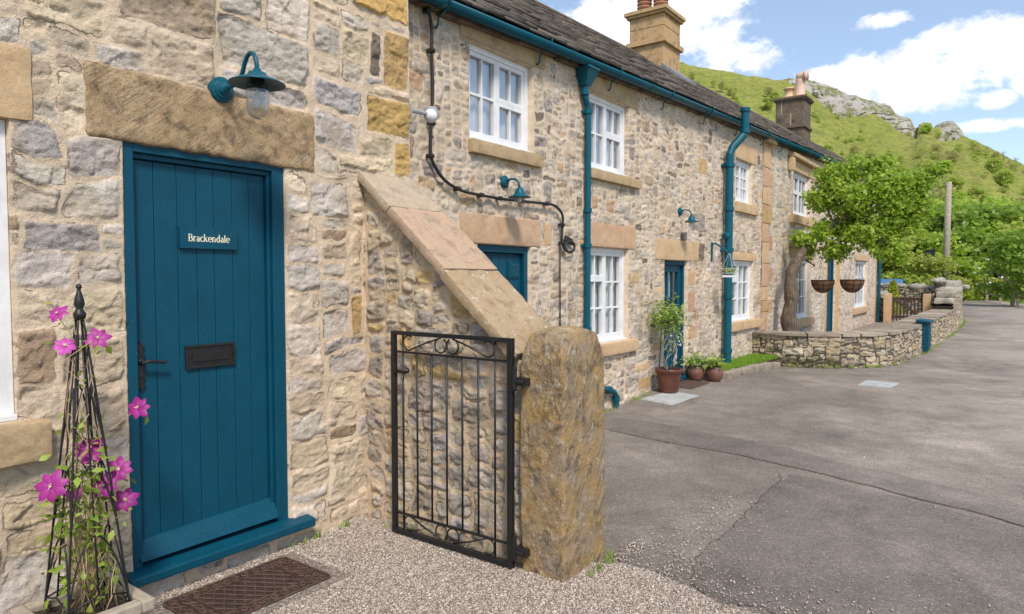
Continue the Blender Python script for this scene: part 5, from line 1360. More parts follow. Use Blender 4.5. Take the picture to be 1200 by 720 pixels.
while s_ < SL_-.1:
    L = rg.uniform(.22, .42); th = rg.uniform(.08, .16)
    rough_block('coping_stone', 0, L, -TH+rg.uniform(-.03, .06), rg.uniform(-.04, .03), -.03, th, M['dryblock'] if 'dryblock' in M else 'kerb', gw, .06, .05, .05, 300+k, pathxf(s_)); s_ += L*.85; k += 1
# moss growing in the joints near the cottage
V, F, A = leaves_mesh([(lambda s0, z: (*[float(q) for q in onpath(s0, .045)], z))(rg.gauss(.95, .35), abs(rg.gauss(.10, .07))) for _ in range(1300)], .022, rg)
mo = link('moss', npmesh('moss', [tuple(v) for v in V], F, [('lrnd', 'FLOAT', A)]), M['moss'], None)
settag(mo, 'patch of dark moss low on the garden wall', 'moss', kind='stuff')
pts = []
for _ in range(70):
    s0 = rg.uniform(.2, 22); q = onpath(s0, .075+rg.random()*.03)
    pts += [(float(q[0])+rg.gauss(0, .025), float(q[1])+rg.gauss(0, .025), .008) for _ in range(rg.choice([8, 20, 40]))]
for _ in range(26):
    yy = rg.choice([rg.uniform(4.3, 7.2), rg.uniform(7.2, 8.2), rg.uniform(3.3, 5)]); pts += [(XF+.05+abs(rg.gauss(0, .02)), yy+rg.gauss(0, .03), ground_z(-.4, yy)) for _ in range(rg.choice([6, 14]))]
for _ in range(20):
    a_ = rg.choice([(1.50+abs(rg.gauss(0, .02)), rg.uniform(2.8, 3.2)), (rg.uniform(.0, 1.2), 2.76), (.03, rg.uniform(2.2, 2.75))]); pts += [(a_[0]+rg.gauss(0, .012), a_[1]+rg.gauss(0, .012), .02) for _ in range(rg.choice([4, 8]))]
settag(blades('weeds', pts, .055, rg, 'leafpot', .005), 'small tufts of grass and weeds at the foot of the walls', 'weeds', kind='stuff')
# teal meter cupboard let into the wall
sb = float(S[np.argmin(abs(pp[:, 1]-15.9))]); bx, by = [float(v) for v in onpath(sb, 0)]
t = thing('meter_cupboard', 'teal painted meter cupboard set in the low garden wall beside the road', 'cupboard', (bx, by, 0))
m = MB(); m.box(bx-.1, bx+.10, by-.30, by+.30, .03, .60); m.build('cabinet', M['teal'], t, bevel=.006)
m = MB(); m.hexa([(bx-.1, by-.34, .602), (bx+.15, by-.34, .602), (bx+.15, by+.34, .602), (bx-.1, by+.34, .602), (bx-.1, by-.34, .66), (bx+.15, by-.34, .635), (bx+.15, by+.34, .635), (bx-.1, by+.34, .66)]); m.build('lid', M['teal'], t, bevel=.006)
m = MB(); m.box(bx+.102, bx+.118, by-.26, by+.26, .07, .57); 
for yy in (-.14, .0, .14): m.box(bx+.118, bx+.123, by+yy-.05, by+yy+.05, .09, .55)
m.build('door', M['teal'], t, bevel=.003)

# ------------------------------------------------------------------ WOODEN GATE, STONE POSTS, END WALLS
def rubble_wall(name, label, p0, p1, h, th, seed, cat='wall', rag=.08, res=.03, pal='dry'):
    d = Vector((p1[0]-p0[0], p1[1]-p0[1])); L = d.length; d /= L; n = Vector((d.y, -d.x))
    t = thing(name, label, cat, ((p0[0]+p1[0])/2, (p0[1]+p1[1])/2, 0)); us = gridlines(0, L, res); vs = gridlines(-.05, h+.2, res)
    top = lambda u: h+rag*fbm(np.asarray(u)*2.2, np.asarray(u)*0+seed, seed=seed)
    for side, off in (('wall_face', 0), ('wall_back', 1)):
        f = (lambda u, v, hh: np.stack([p0[0]+d.x*u+n.x*hh, p0[1]+d.y*u+n.y*hh, v], 1)) if off == 0 else (lambda u, v, hh: np.stack([p1[0]-d.x*u-n.x*(th+hh), p1[1]-d.y*u-n.y*(th+hh), v], 1))
        masonry(side, us, vs, f, .03, (.10, .32), (.05, .15), pal, seed+off, amp=.05, joint=.02, keep=(lambda cu, cv: cv < top(cu)) if off == 0 else (lambda cu, cv: cv < top(L-cu)), mats=M['dry'], parent=t, reveal=0)
    m = MB(); k = 0
    while k < L-.01:
        k1 = min(k+.25, L); z = float(min(top(k), top(k1)))-.01; q = []
        for zz in (-.05, z):
            for (a, o) in ((k, -th), (k1, -th), (k1, -.0), (k, -.0)): q.append((p0[0]+d.x*a+n.x*o, p0[1]+d.y*a+n.y*o, zz))
        m.hexa(q); k = k1
    m.build('wall_core', M['soil'], t)
    rg = random.Random(seed); k = 0; i = 0
    while k < L:
        w = rg.uniform(.2, .5); hh = rg.uniform(.12, .24); z = float(top(k+w/2))-.06
        def f(P, k=k, z=z): return np.stack([p0[0]+d.x*(k+P[:, 0])+n.x*P[:, 1], p0[1]+d.y*(k+P[:, 0])+n.y*P[:, 1], P[:, 2]+z], 1)
        rough_block('coping_stone', 0, w, -th+rg.uniform(-.03, .05), rg.uniform(-.05, .05), 0, hh, M['dryblock'], t, .07, .06, .06, seed*9+i, f); k += w*.92; i += 1
    return t
M['dryblock'] = m_sand('limestone_block', (.30, .27, .22), (.42, .39, .33), (.10, .09, .07), .5, None, 1, .3, .6)
rubble_wall('garden_wall', 'short stone wall piece between the wooden gate post and the road', (1.06, 25.15), (1.60, 25.15), .86, .35, 81, rag=.02)
rubble_wall('garden_wall', 'narrow stone wall piece between the cottage corner and the wooden gate', (-.50, 25.35), (-.27, 25.35), .88, .3, 83, rag=.02)
rubble_wall('garden_wall', 'dark rough topped rubble wall behind the wooden gate', (-2.6, 32.6), (1.35, 31.6), 1.12, .5, 85, rag=.12, res=.045)
for i, (xa, xb, lb) in enumerate(((-.26, -.03, 'sandstone gatepost on the cottage side of the wooden gate'), (.84, 1.05, 'sandstone gatepost on the road side of the wooden gate'))):
    rough_block('gatepost', xa, xb, 25.02, 25.25, -.02, .97, 'sand', None, .05, .01, .02, 90+i)
    o = [o_ for o_ in COL.objects if o_.name.startswith('gatepost')][-1]; settag(o, lb, 'gatepost')
t = thing('wooden_gate', 'dark brown picket gate with a diagonal brace between two sandstone posts', 'gate', (.40, 25.1, 0))
y = 25.12
for k in range(9):
    x = -.0+k*.098; q = MB(); q.box(x, x+.045, y-.012, y+.010, .08, .86+.0); q.build('picket', M['darkwood'], t, bevel=.003)
for z in (.22, .80): q = MB(); q.box(-.02, .84, y+.012, y+.04, z-.04, z+.04); q.build('rail', M['darkwood'], t)
q = MB(); q.hexa([(.0, y-.04, .78), (.05, y-.04, .84), (.05, y-.014, .84), (.0, y-.014, .78), (.76, y-.04, .20), (.81, y-.04, .26), (.81, y-.014, .26), (.76, y-.014, .20)]); q.build('brace', M['darkwood'], t)
# clipped golden conifer
t = thing('conifer_bush', 'small golden pointed conifer growing behind the wooden gate', 'bush', (-.30, 27.4, 0))
m = MB(); m.tube([(-.30, 27.4, 0), (-.30, 27.4, .5)], .03, 8); m.build('trunk', M['bark'], t)
rg = random.Random(44); pts = []
for _ in range(2200):
    z = rg.random()**.8; r = .34*(1-z)**.8*math.sqrt(rg.random()*.5+.5)+.02; a = rg.uniform(0, 6.28); pts.append((-.30+r*math.cos(a), 27.4+r*math.sin(a), .15+z*1.22))
V, F, A = leaves_mesh(pts, .075, rg); link('foliage', npmesh('f', [tuple(v) for v in V], F, [('lrnd', 'FLOAT', A)]), M['leafgold'], t)
# big boulder on the far wall
rough_block('boulder', .50, .98, 31.55, 32.0, 1.18, 1.48, M['dryblock'], None, .05, .09, .17, 12)
settag(COL.objects['boulder'], 'rounded pale boulder lying on top of the dark rubble wall', 'boulder')
# far posts and fence beyond the bend
for i, (x, y, h, w, lb) in enumerate(((.12, 57.0, 1.62, .30, 'left one of the pair of rough stone posts at the bend'), (.62, 56.4, 1.72, .26, 'right one of the pair of rough stone posts at the bend'), (.95, 56.0, .62, .24, 'short stone stub at the foot of the stone posts at the bend'))):
    rough_block('stone_post', x-w/2, x+w/2, y-.15, y+.15, -.05, h, 'sand' if i == 2 else 'sill', None, .08, .03, .06, 120+i)
    settag([o_ for o_ in COL.objects if o_.name.startswith('stone_post')][-1], lb, 'stone post')
t = thing('wooden_fence', 'weathered two rail wooden fence along the verge on the far side of the road', 'fence', (2.4, 49, 0))
fp = [(1.1, 56.2), (1.75, 52.6), (2.5, 48.8), (3.3, 45.0), (4.2, 41.0), (5.2, 37)]
for x, y in fp: q = MB(); q.box(x-.07, x+.07, y-.07, y+.07, -.1, 1.12); q.build('post', M['oldwood'], t, bevel=.01)
for (a, b) in zip(fp[:-1], fp[1:]):
    for z in (.98, .45):
        q = MB(); q.tube([(a[0]-.08, a[1]-.08, z+.03), ((a[0]+b[0])/2-.08, (a[1]+b[1])/2-.08, z-.02), (b[0]-.08, b[1]-.08, z)], .05, 6); q.build('rail', M['oldwood'], t)
# utility pole with its wire
t = thing('utility_pole', 'weathered wooden utility pole behind the rubble wall', 'utility pole', (-.32, 50, 0))
m = MB(); m.tube([(-.32, 50, -.2), (-.30, 50, 4), (-.27, 50, 7.35)], [.22, .19, .15], 14); m.build('pole', M['oldwood'], t, smooth=True)
m = MB(); m.tube([(-.27+.2*k, 50, 7.1) for k in (-1, 0, 1)], .05, 8); m.lathe([(0, 0), (.05, 0), (.06, .06), (.03, .12), (0, .13)], (-.45, 50, 7.12), 10); m.build('insulator', M['greyplastic'], t)
m = MB(); m.tube([(-.45+(-3.2+.45)*k/14, 50+(25.2-50)*k/14, 7.15+(6.2-7.15)*k/14-1.5*math.sin(PI*k/14)) for k in range(15)], .022, 5); 
settag(m.build('overhead_wire', M['cable'], None), 'thin overhead wire sagging from the utility pole towards the cottages', 'wire')
t = thing('small_sign', 'small dark and white notice on a thin post left of the utility pole', 'sign', (-1.0, 48, 0))
m = MB(); m.tube([(-1.0, 48, 0), (-1.0, 48, 2.4)], .03, 8); m.build('post', M['darkwood'], t)
m = MB(); m.box(-1.25, -.75, 47.96, 48.0, 2.62, 3.1); m.box(-1.3, -.70, 47.94, 48.02, 3.1, 3.16); m.build('dark_board', M['black'], t)
m = MB(); m.box(-1.27, -.80, 47.95, 48.0, 2.38, 2.60); m.build('white_board', M['conc'], t)
# parked car hidden up to its roof behind the rubble wall
CARY = 45.5
t = thing('parked_car', 'blue car roof just showing above the rubble wall behind the wooden gate', 'car', (-2.75, 45.5, -.1))
cx, cy = -2.8, 45.5
prof = [(-2.0, .35), (-2.02, .75), (-1.85, .92), (-1.1, 1.0), (-.55, 1.42), (.55, 1.47), (1.25, 1.05), (1.95, .95), (2.0, .7), (2.0, .35)]
m = MB(); n = len(prof); wd = lambda z: .84 if z < 1.0 else .84-.32*(z-1.0)
for sgn in (-1, 1): pass
vs_ = [(cx-a, cy-wd(z), z) for a, z in prof]+[(cx-a, cy+wd(z), z) for a, z in prof]
m.add(vs_, [tuple(range(n)), tuple(range(2*n-1, n-1, -1))]+[(i, i+n, (i+1) % n+n, (i+1) % n) for i in range(n)]); m.build('body', M['carblue'], t, bevel=.05); t.rotation_euler = (0, 0, PI/2); t.scale = (1, 1, .95)
m = MB()
for sgn in (-1, 1): m.add([(cx+.95, cy+sgn*.835, 1.03), (cx-.95, cy+sgn*.835, 1.03), (cx-.55, cy+sgn*.725, 1.37), (cx+.5, cy+sgn*.725, 1.37)], [(0, 1, 2, 3)])
m.build('window', M['black'], t)
for a in (-1.3, 1.3):
    for sgn in (-.78, .78): q = MB(); q.lathe([(0, -.1), (.2, -.1), (.32, -.09), (.32, .09), (.2, .1), (0, .1)], (cx+a, cy+sgn, .32), 24, 'y'); q.build('wheel', M['tyre'], t)

# ------------------------------------------------------------------ ESPALIERED TREE BY THE FAR COTTAGE
def leafcloud(name, clusters, n, size, seed, mat, parent, up=.6, aspect=.62):
    rs = np.random.RandomState(seed); cl_ = np.array(clusters, float); vol = (cl_[:, 3]*cl_[:, 4]*cl_[:, 5])**(2/3); pr = vol/vol.sum()
    ci = rs.choice(len(cl_), n, p=pr); d = rs.normal(size=(n, 3)); d /= np.linalg.norm(d, axis=1)[:, None]; r = rs.uniform(.25, 1.0, n)**.6*(1+.18*rs.normal(size=n))
    P = cl_[ci, :3]+d*r[:, None]*cl_[ci, 3:6]
    g = fbm(P[:, 0]/(size*5), P[:, 1]/(size*5), P[:, 2]/(size*5), seed=seed, oct=3); P = P[g > -.19]; d = d[g > -.19]; n = len(P)
    N = rs.normal(size=(n, 3))*.75+np.array([0, 0, up])+d*.45; N /= np.linalg.norm(N, axis=1)[:, None]
    T = rs.normal(size=(n, 3)); T -= N*(T*N).sum(1)[:, None]; T /= np.linalg.norm(T, axis=1)[:, None]; B = np.cross(N, T)
    L = (size*rs.uniform(.6, 1.35, n))[:, None]; W = L*aspect/2
    V = np.stack([P, P+T*L*.45+B*W-N*L*.03, P+T*L-N*L*.16, P+T*L*.45-B*W-N*L*.03], 1).reshape(-1, 3)
    F = np.arange(4*n).reshape(-1, 4); A = np.repeat(rs.random_sample(n), 4)
    return link(name, npmesh(name, V, F, [('lrnd', 'FLOAT', A)]), mat, parent)
tree = thing('leaning_tree', 'gnarled tree trained against the far cottage, its leafy crown arching over the garden wall', 'tree', (-.15, 13.3, 0))
cl_ = [(.10, 14.0, 2.48, .28, .35, .15), (-.20, 13.8, 2.22, .16, .22, .14), (-.05, 13.9, 2.02, .14, .2, .16), (.30, 14.3, 3.40, .33, .45, .28), (.12, 14.2, 3.0, .28, .4, .22), (.78, 14.4, 3.56, .42, .5, .22), (.62, 14.2, 2.95, .50, .6, .36),
       (1.22, 14.4, 3.08, .48, .6, .38), (1.68, 14.5, 3.22, .32, .4, .22), (1.98, 14.6, 3.42, .24, .25, .09), (1.48, 14.4, 2.58, .42, .5, .34), (.42, 14.1, 2.02, .26, .35, .18), (1.28, 14.2, 2.05, .34, .45, .22), (.92, 14.1, 2.35, .45, .5, .30), (1.82, 14.5, 2.85, .20, .3, .22), (.05, 14.1, 1.72, .12, .15, .07), (1.42, 14.2, 1.80, .18, .2, .10),
       (.10, 14.2, 3.78, .12, .2, .12), (1.10, 14.5, 3.62, .25, .3, .12), (.50, 14.3, 2.45, .30, .4, .2), (2.12, 14.6, 3.52, .12, .15, .05), (.02, 13.65, 2.18, .16, .2, .14), (.25, 13.7, 2.30, .2, .2, .14)]
m = MB(); rg = random.Random(19)
def fl_tube(m, pts, rs, n=12):
    m.tube(pts, rs, n)
tp = [(-.16, 13.25, -.05), (-.15, 13.25, .35), (-.19, 13.22, .75), (-.14, 13.22, 1.1), (-.18, 13.28, 1.5), (-.10, 13.42, 1.82), (.02, 13.65, 2.12), (.16, 13.85, 2.32), (.40, 14.0, 2.48), (.7, 14.1, 2.68), (1.05, 14.2, 2.9), (1.4, 14.3, 3.05)]
tr_ = [.165, .135, .13, .12, .11, .088, .068, .055, .06, .05, .035, .02]
pth = smoothpath([Vector(p) for p in tp], 4); rr_ = np.interp(np.linspace(0, len(tp)-1, len(pth)), range(len(tp)), tr_)
m.tube(pth, [float(r)*(1+.10*math.sin(i*1.1)+.07*math.sin(i*2.7)) for i, r in enumerate(rr_)], 14)
m.tube([(.0, 13.3, -.05), (-.02, 13.28, .25), (-.12, 13.25, .5)], [.11, .09, .08], 10)
trk = m.build('trunk', M['bark'], tree, smooth=True)
m = MB()
for c in cl_:
    b = min(tp[5:], key=lambda p: (p[0]-c[0])**2+(p[2]-c[2])**2+.01*(p[2] > c[2]+.5)); mid = ((b[0]+c[0])/2, (b[1]+c[1])/2+rg.uniform(-.1, .1), (b[2]+c[2])/2+rg.uniform(.0, .12))
    m.tube([b, mid, c[:3]], [.028, .02, .009], 6)
    for _ in range(4): m.tube([c[:3], (c[0]+rg.gauss(0, c[3]*.6), c[1]+rg.gauss(0, c[4]*.6), c[2]+rg.gauss(0, c[5]*.6))], [.008, .003], 4)
m.build('branch', M['bark'], tree, smooth=True)
leafcloud('crown', [(c[0], c[1], c[2], c[3]*.98, c[4]*1.05, c[5]*1.08) for c in cl_], 19000, .085, 5, M['leaf'], tree, .5)
# hanging baskets
for (x, y, z, lb) in ((.17, 14.25, 1.44, 'coir lined wire hanging basket in front of the teal door, nearer the tree trunk'), (.68, 14.3, 1.45, 'coir lined wire hanging basket in front of the ashlar doorway pillar, farther from the trunk')):
    t = thing('hanging_basket', lb, 'hanging basket', (x, y, z-.24), 'hanging baskets under the leaning tree'); R_ = .205
    m = MB(); m.lathe([(R_*math.cos(rad(a))*(1.0), -R_*1.18*math.sin(rad(a))) for a in range(0, 91, 9)]+[(0, -.20)]+[(R_*.93*math.cos(rad(a)), -.02-R_*1.1*math.sin(rad(a))) for a in range(80, -1, -10)], (x, y, z), 26); m.build('liner', M['coir'], t, smooth=True)
    m = MB()
    for h in (0, .35, .7): rr = (R_+.008)*math.cos(math.asin(h)); m.tube([(x+rr*math.cos(a), y+rr*math.sin(a), z-R_*1.2*h) for a in np.linspace(0, 2*PI, 25)], .0065, 5)
    for k in range(10):
        a = 2*PI*k/10; m.tube([(x+(R_+.008)*math.cos(rad(q))*math.cos(a), y+(R_+.008)*math.cos(rad(q))*math.sin(a), z-(R_*1.2)*math.sin(rad(q))) for q in range(0, 91, 15)], .0045, 4)
    m.build('wire_frame', M['black'], t)
    for k in range(3): a = 2*PI*k/3+.4; q = MB(); q.tube([(x+R_*math.cos(a), y+R_*math.sin(a), z), (x, y, z+.52)], .0028, 4); q.build('chain', M['cable'], t)
    m = MB(); m.lathe([(R_*.92, -.012), (0, -.0)], (x, y, z), 20); m.build('soil', M['soil'], t)

# ------------------------------------------------------------------ GROUND
settag(MB().add([(-1500, -1500, -.12), (1500, -1500, -.12), (1500, 1500, -.12), (-1500, 1500, -.12)], [(0, 1, 2, 3)]).build('ground', M['verge'], None), kind='structure')
def sheet(name, xl, xr, ys, zf, mat, nx=60):
    V = []; 
    for y in ys:
        a, b = xl(y), xr(y)
        for k in range(nx+1):
            t = k/nx; t = t**1.4; x = a+(b-a)*t; V.append((x, y, zf(x, y)))
    i, j = np.meshgrid(np.arange(nx), np.arange(len(ys)-1)); q = (j*(nx+1)+i).ravel()
    return settag(link(name, npmesh(name, V, np.stack([q, q+1, q+nx+2, q+nx+1], 1)), M[mat], None, smooth=True), kind='structure')
def rz_(x, y): return ground_z(x, y)+.006*math.sin(x*.8+y*.35)*min(1, max(0, (y-4)/4))
xl = lambda y: -.62 if y < 12.3 else (-.62+(y-12.3)*2.6 if y < 13.1 else 1.45 if y < 27 else 1.45-(y-27)*.036)
def xr(y): return 15.0 if y < 23 else max(15-(y-23)*.55, .8+(58-y)*.275)
sheet('road', xl, xr, list(np.arange(-8, 3, 1.0))+list(np.arange(3, 14, .2))+list(np.arange(14, 58.1, 1.0)), rz_, 'asphalt', 70)
_k = pp[:, 1] > 12.45
gxr = lambda y: float(np.interp(y, pp[_k, 1], pp[_k, 0]))-.15 if y > 12.5 else .2
sheet('garden_ground', lambda y: -.6, lambda y: gxr(y), list(np.arange(12.2, 31.5, .4)), lambda x, y: .02, 'gravel', 8)
# asphalt repairs lying on the road
def flat(name, pts, z, mat, jit=.02, seed=0, n=8):
    rg = random.Random(seed); out = []
    P2 = [Vector(p) for p in pts]
    for i in range(len(P2)):
        a, b = P2[i], P2[(i+1) % len(P2)]; k = max(1, int((b-a).length/.07)); d = (b-a).normalized(); nn = Vector((-d.y, d.x))
        for j in range(k):
            p = a+(b-a)*j/k; out.append(p+nn*jit*float(fbm(np.array([p.x*5.]), np.array([p.y*5.]), seed=seed)[0])*2)
    bm = bmesh.new(); vs_ = [bm.verts.new((p.x, p.y, z)) for p in out]; bm.faces.new(vs_); bmesh.ops.triangulate(bm, faces=bm.faces[:])
    lo = [bm.verts.new((p.x, p.y, -.03)) for p in out]
    for i in range(len(out)): bm.faces.new((vs_[i], lo[i], lo[(i+1) % len(out)], vs_[(i+1) % len(out)]))
    me = bpy.data.meshes.new(name); bm.to_mesh(me); bm.free()
    if me.polygons[0].normal.z < 0: me.flip_normals()
    return settag(link(name, me, M[mat], None), kind='structure')
Q_ = lambda p: (p[0], p[1])
trench = [(-.45, 6.46), (.0, 6.50), (.985, 6.33), (1.706, 6.14), (2.14, 5.93), (2.865, 5.72), (3.27, 5.55), (6.0, 4.6), (9, 4.0), (9, 3.4), (6.0, 4.1), (3.263, 5.09), (2.595, 5.34), (1.84, 5.56), (1.353, 5.71), (.498, 5.80), (-.15, 5.92), (-.48, 6.0)]
def flatroad(name, pts, dz, mat, jit, seed):
    o = flat(name, pts, dz, mat, jit, seed)
    return o
patch = [(1.835, 5.40), (2.605, 5.25), (3.262, 5.02), (6, 4.05), (9, 3.3), (9, -3), (3.6, -3), (3.0, 2.0), (2.55, 2.95), (2.30, 3.10), (2.10, 3.03), (1.949, 3.16), (1.858, 3.509), (1.857, 4.021), (1.842, 4.482), (1.83, 5.0)]
flatroad('road_repair', patch, .0060, 'asphalt2', .02, 3)
flatroad('trench_repair', trench, .0095, 'asphalt3', .03, 5)
def crack(pts, w, seed):
    P2 = smoothpath([Vector(p) for p in pts], 16); rg = random.Random(seed); L = []; R = []
    for i in range(len(P2)):
        d = (P2[min(i+1, len(P2)-1)]-P2[max(0, i-1)]).normalized(); nn = Vector((-d.y, d.x)); o = nn*float(fbm(np.array([i*.35]), np.array([seed*3.1]), seed=seed)[0])*.035; ww = w*rg.uniform(.3, 1.2)
        L.append(P2[i]+o+nn*ww); R.append(P2[i]+o-nn*ww)
    V = [(p.x, p.y, .0110) for p in L]+[(p.x, p.y, .0110) for p in R]; n = len(L)
    return settag(MB().add(V, [(i, n+i, n+i+1, i+1) for i in range(n-1)]).build('road_crack', M['crack'], None), kind='structure')
crack([(1.93, 3.2), (1.86, 3.5), (1.86, 4.02), (1.84, 4.48), (1.83, 5.0), (1.78, 5.38)], .0035, 2)
crack([(2.5, 3.0), (2.30, 3.10), (2.10, 3.04), (1.95, 3.15)], .0018, 3)
#crack([(-.2, 6.50), (.985, 6.33), (1.706, 6.14), (2.14, 5.93), (2.865, 5.72), (3.27, 5.55), (4.5, 5.1)], .002, 4)
crack([(3.4, 5.9), (3.9, 6.6), (3.8, 7.4)], .0015, 8)
#crack([(.5, 5.80), (1.353, 5.71), (1.84, 5.56), (2.595, 5.34), (3.263, 5.09), (4.5, 4.7)], .003, 6)
# gravel
gv = [(-.02, -1.2), (3.0, -1.2), (2.85, 1.6), (2.62, 2.72), (2.40, 3.02), (2.16, 2.98), (1.98, 3.08), (1.72, 3.14), (1.56, 3.12), (1.46, 3.06), (1.46, 2.80), (-.02, 2.84)]
flat('gravel_bed', gv, .0185, 'gravel', .03, 9)
def stones(name, n, seed, sampler, size, z=.018):
    rs = np.random.RandomState(seed); XY = sampler(rs, n); n = len(XY)
    base = np.array([(1, 0, 0), (-1, 0, 0), (0, 1, 0), (0, -1, 0), (0, 0, 1), (0, 0, -1)], float); faces = np.array([(0, 2, 4), (2, 1, 4), (1, 3, 4), (3, 0, 4), (2, 0, 5), (1, 2, 5), (3, 1, 5), (0, 3, 5)])
    s = size*rs.uniform(.55, 1.5, (n, 1, 1))*rs.uniform(.6, 1.25, (n, 1, 3)); V = base[None]*s*rs.uniform(.75, 1.2, (n, 6, 1))
    q = rs.normal(size=(n, 4)); q /= np.linalg.norm(q, axis=1)[:, None]; w, x, y, z_ = q.T
    R = np.stack([1-2*(y*y+z_*z_), 2*(x*y-z_*w), 2*(x*z_+y*w), 2*(x*y+z_*w), 1-2*(x*x+z_*z_), 2*(y*z_-x*w), 2*(x*z_-y*w), 2*(y*z_+x*w), 1-2*(x*x+y*y)], 1).reshape(n, 3, 3)
    V = np.einsum('nij,nkj->nki', R, V); V[:, :, 2] *= .8; V += np.concatenate([XY, (z+size*rs.uniform(-.1, .75, (n, 1)))], 1)[:, None, :]
    F = (faces[None]+6*np.arange(n)[:, None, None]).reshape(-1, 3); A = np.repeat(rs.random_sample(n), 6)
    return link(name, npmesh(name, V.reshape(-1, 3), F, [('lrnd', 'FLOAT', A)]), M['pebble'], None)
def inpoly(P, poly):
    x, y = P[:, 0], P[:, 1]; c = np.zeros(len(P), bool); n = len(poly)
    for i in range(n):
        (x0, y0), (x1, y1) = poly[i], poly[(i+1) % n]
        if y0 == y1: continue
        m_ = ((y0 > y) != (y1 > y)) & (x < (x1-x0)*(y-y0)/(y1-y0)+x0); c ^= m_
    return c
def samp_gravel(rs, n):
    P = np.stack([rs.uniform(.0, 2.75, n), rs.uniform(1.25, 3.14, n)], 1); P = P[inpoly(P, gv)]
    P = P[~((P[:, 0] > .08) & (P[:, 0] < .57) & (P[:, 1] > 1.43) & (P[:, 1] < 2.21))]
    P = P[~((P[:, 0] < .47) & (P[:, 1] < 1.32))]
    return P[P[:, 0] < 3.0-.1*P[:, 1]]
settag(stones('gravel', 95000, 3, samp_gravel, .0050), 'pale crushed limestone gravel in front of the near cottage', 'gravel', kind='stuff')
def samp_loose(rs, n):
    a = np.stack([rs.uniform(1.45, 3.4, n), 3.0+rs.exponential(.16, n)+.12*np.sin(np.arange(n))], 1); b = np.stack([rs.uniform(1.5, 4.2, n//7), rs.uniform(3.0, 8.0, n//7)], 1)
    c = np.stack([1.83+rs.normal(0, .10, n//3)-abs(rs.normal(0, .12, n//3)), rs.uniform(3.1, 4.6, n//3)], 1)
    d = np.stack([1.49+abs(rs.normal(0, .06, n//4)), rs.uniform(2.9, 3.5, n//4)], 1)
    return np.concatenate([a, b, c, d])
settag(stones('loose_chippings', 1500, 4, samp_loose, .0048, .012), 'scattered pale chippings lying on the tarmac', 'gravel', kind='stuff')

# ------------------------------------------------------------------ HILL, CRAGS
PHI = [-75, -50, -35, -28, -22.56, -21.43, -19.28, -17.36, -14.86, -13.23, -11.69, -10.86, -8.71, -7.71, -6.9, -6.4, -5.56, -4.01, -3.24, -2.14, -.93, .24, 6, 15, 30, 50, 75]
ELV = [13, 15.5, 17, 17, 16.82, 16.43, 15.96, 15.43, 14.85, 14.36, 13.6, 13.0, 12.2, 11.6, 11.0, 10.8, 10.9, 10.5, 9.8, 9.12, 8.32, 7.53, 5.5, 4.2, 3.2, 3, 3]
RS_, R0 = 205.0, 58.0
def hill_h(phi, r):
    phi = np.asarray(phi, float); r = np.asarray(r, float)
    H = RS_*np.tan(np.radians(np.interp(phi, PHI, ELV)))+1.5
    t = np.clip((r-R0)/(RS_-R0), 0, 1); h = H*(.62*t+.38*t*t)
    x, y = r*np.sin(np.radians(phi)), r*np.cos(np.radians(phi))
    h = h+(4.5*fbm(x/38, y/38, seed=8, oct=4)+1.0*fbm(x/7, y/7, seed=18, oct=4))*np.clip(t*6, 0, 1)*np.clip((1-t)*4, 0, 1)
    h = h+.5*fbm(x/2.5, y/2.5, seed=28)*np.clip(t*4, 0, 1)
    for (P_, B_) in (([-15.5, -14.56, -13.2, -11.69, -10.87, -8.71, -7.71, -7.31, -6.4, -6.0, -5.8], [20, 14.6, 13.9, 12.3, 11.75, 11.85, 11.1, 10.6, 10.0, 9.8, 20]), ([-5.3, -5.1, -4.8, -4.4, -3.76, -3.24, -3.0], [20, 9.9, 9.7, 9.5, 9.5, 9.7, 20])):
        cap = r*np.tan(np.radians(np.interp(phi, P_, B_, 20, 20)))+1.5
        h = np.where(r < 206, np.minimum(h, cap), h)
    return np.where(r > RS_, h-.25*(r-RS_), h)-.08
ph = np.concatenate([np.arange(-75, -26, 1.0), np.arange(-26, 6, .125), np.arange(6, 76, 1.0)]); rr = np.concatenate([np.arange(50, 204, 1.6), [205.5, 207.5, 212, 230, 270]])
PP, RR = np.meshgrid(ph, rr); Z = hill_h(PP, RR); Z[RR < R0] = -.16
V = np.stack([CAMX+RR*np.sin(np.radians(PP)), RR*np.cos(np.radians(PP)), Z], -1).reshape(-1, 3); n = len(ph)
i, j = np.meshgrid(np.arange(n-1), np.arange(len(rr)-1)); q = (j*n+i).ravel()
settag(link('hill', npmesh('hill', V, np.stack([q, q+1, q+1+n, q+n], 1)), M['hill'], None, smooth=True), kind='structure')
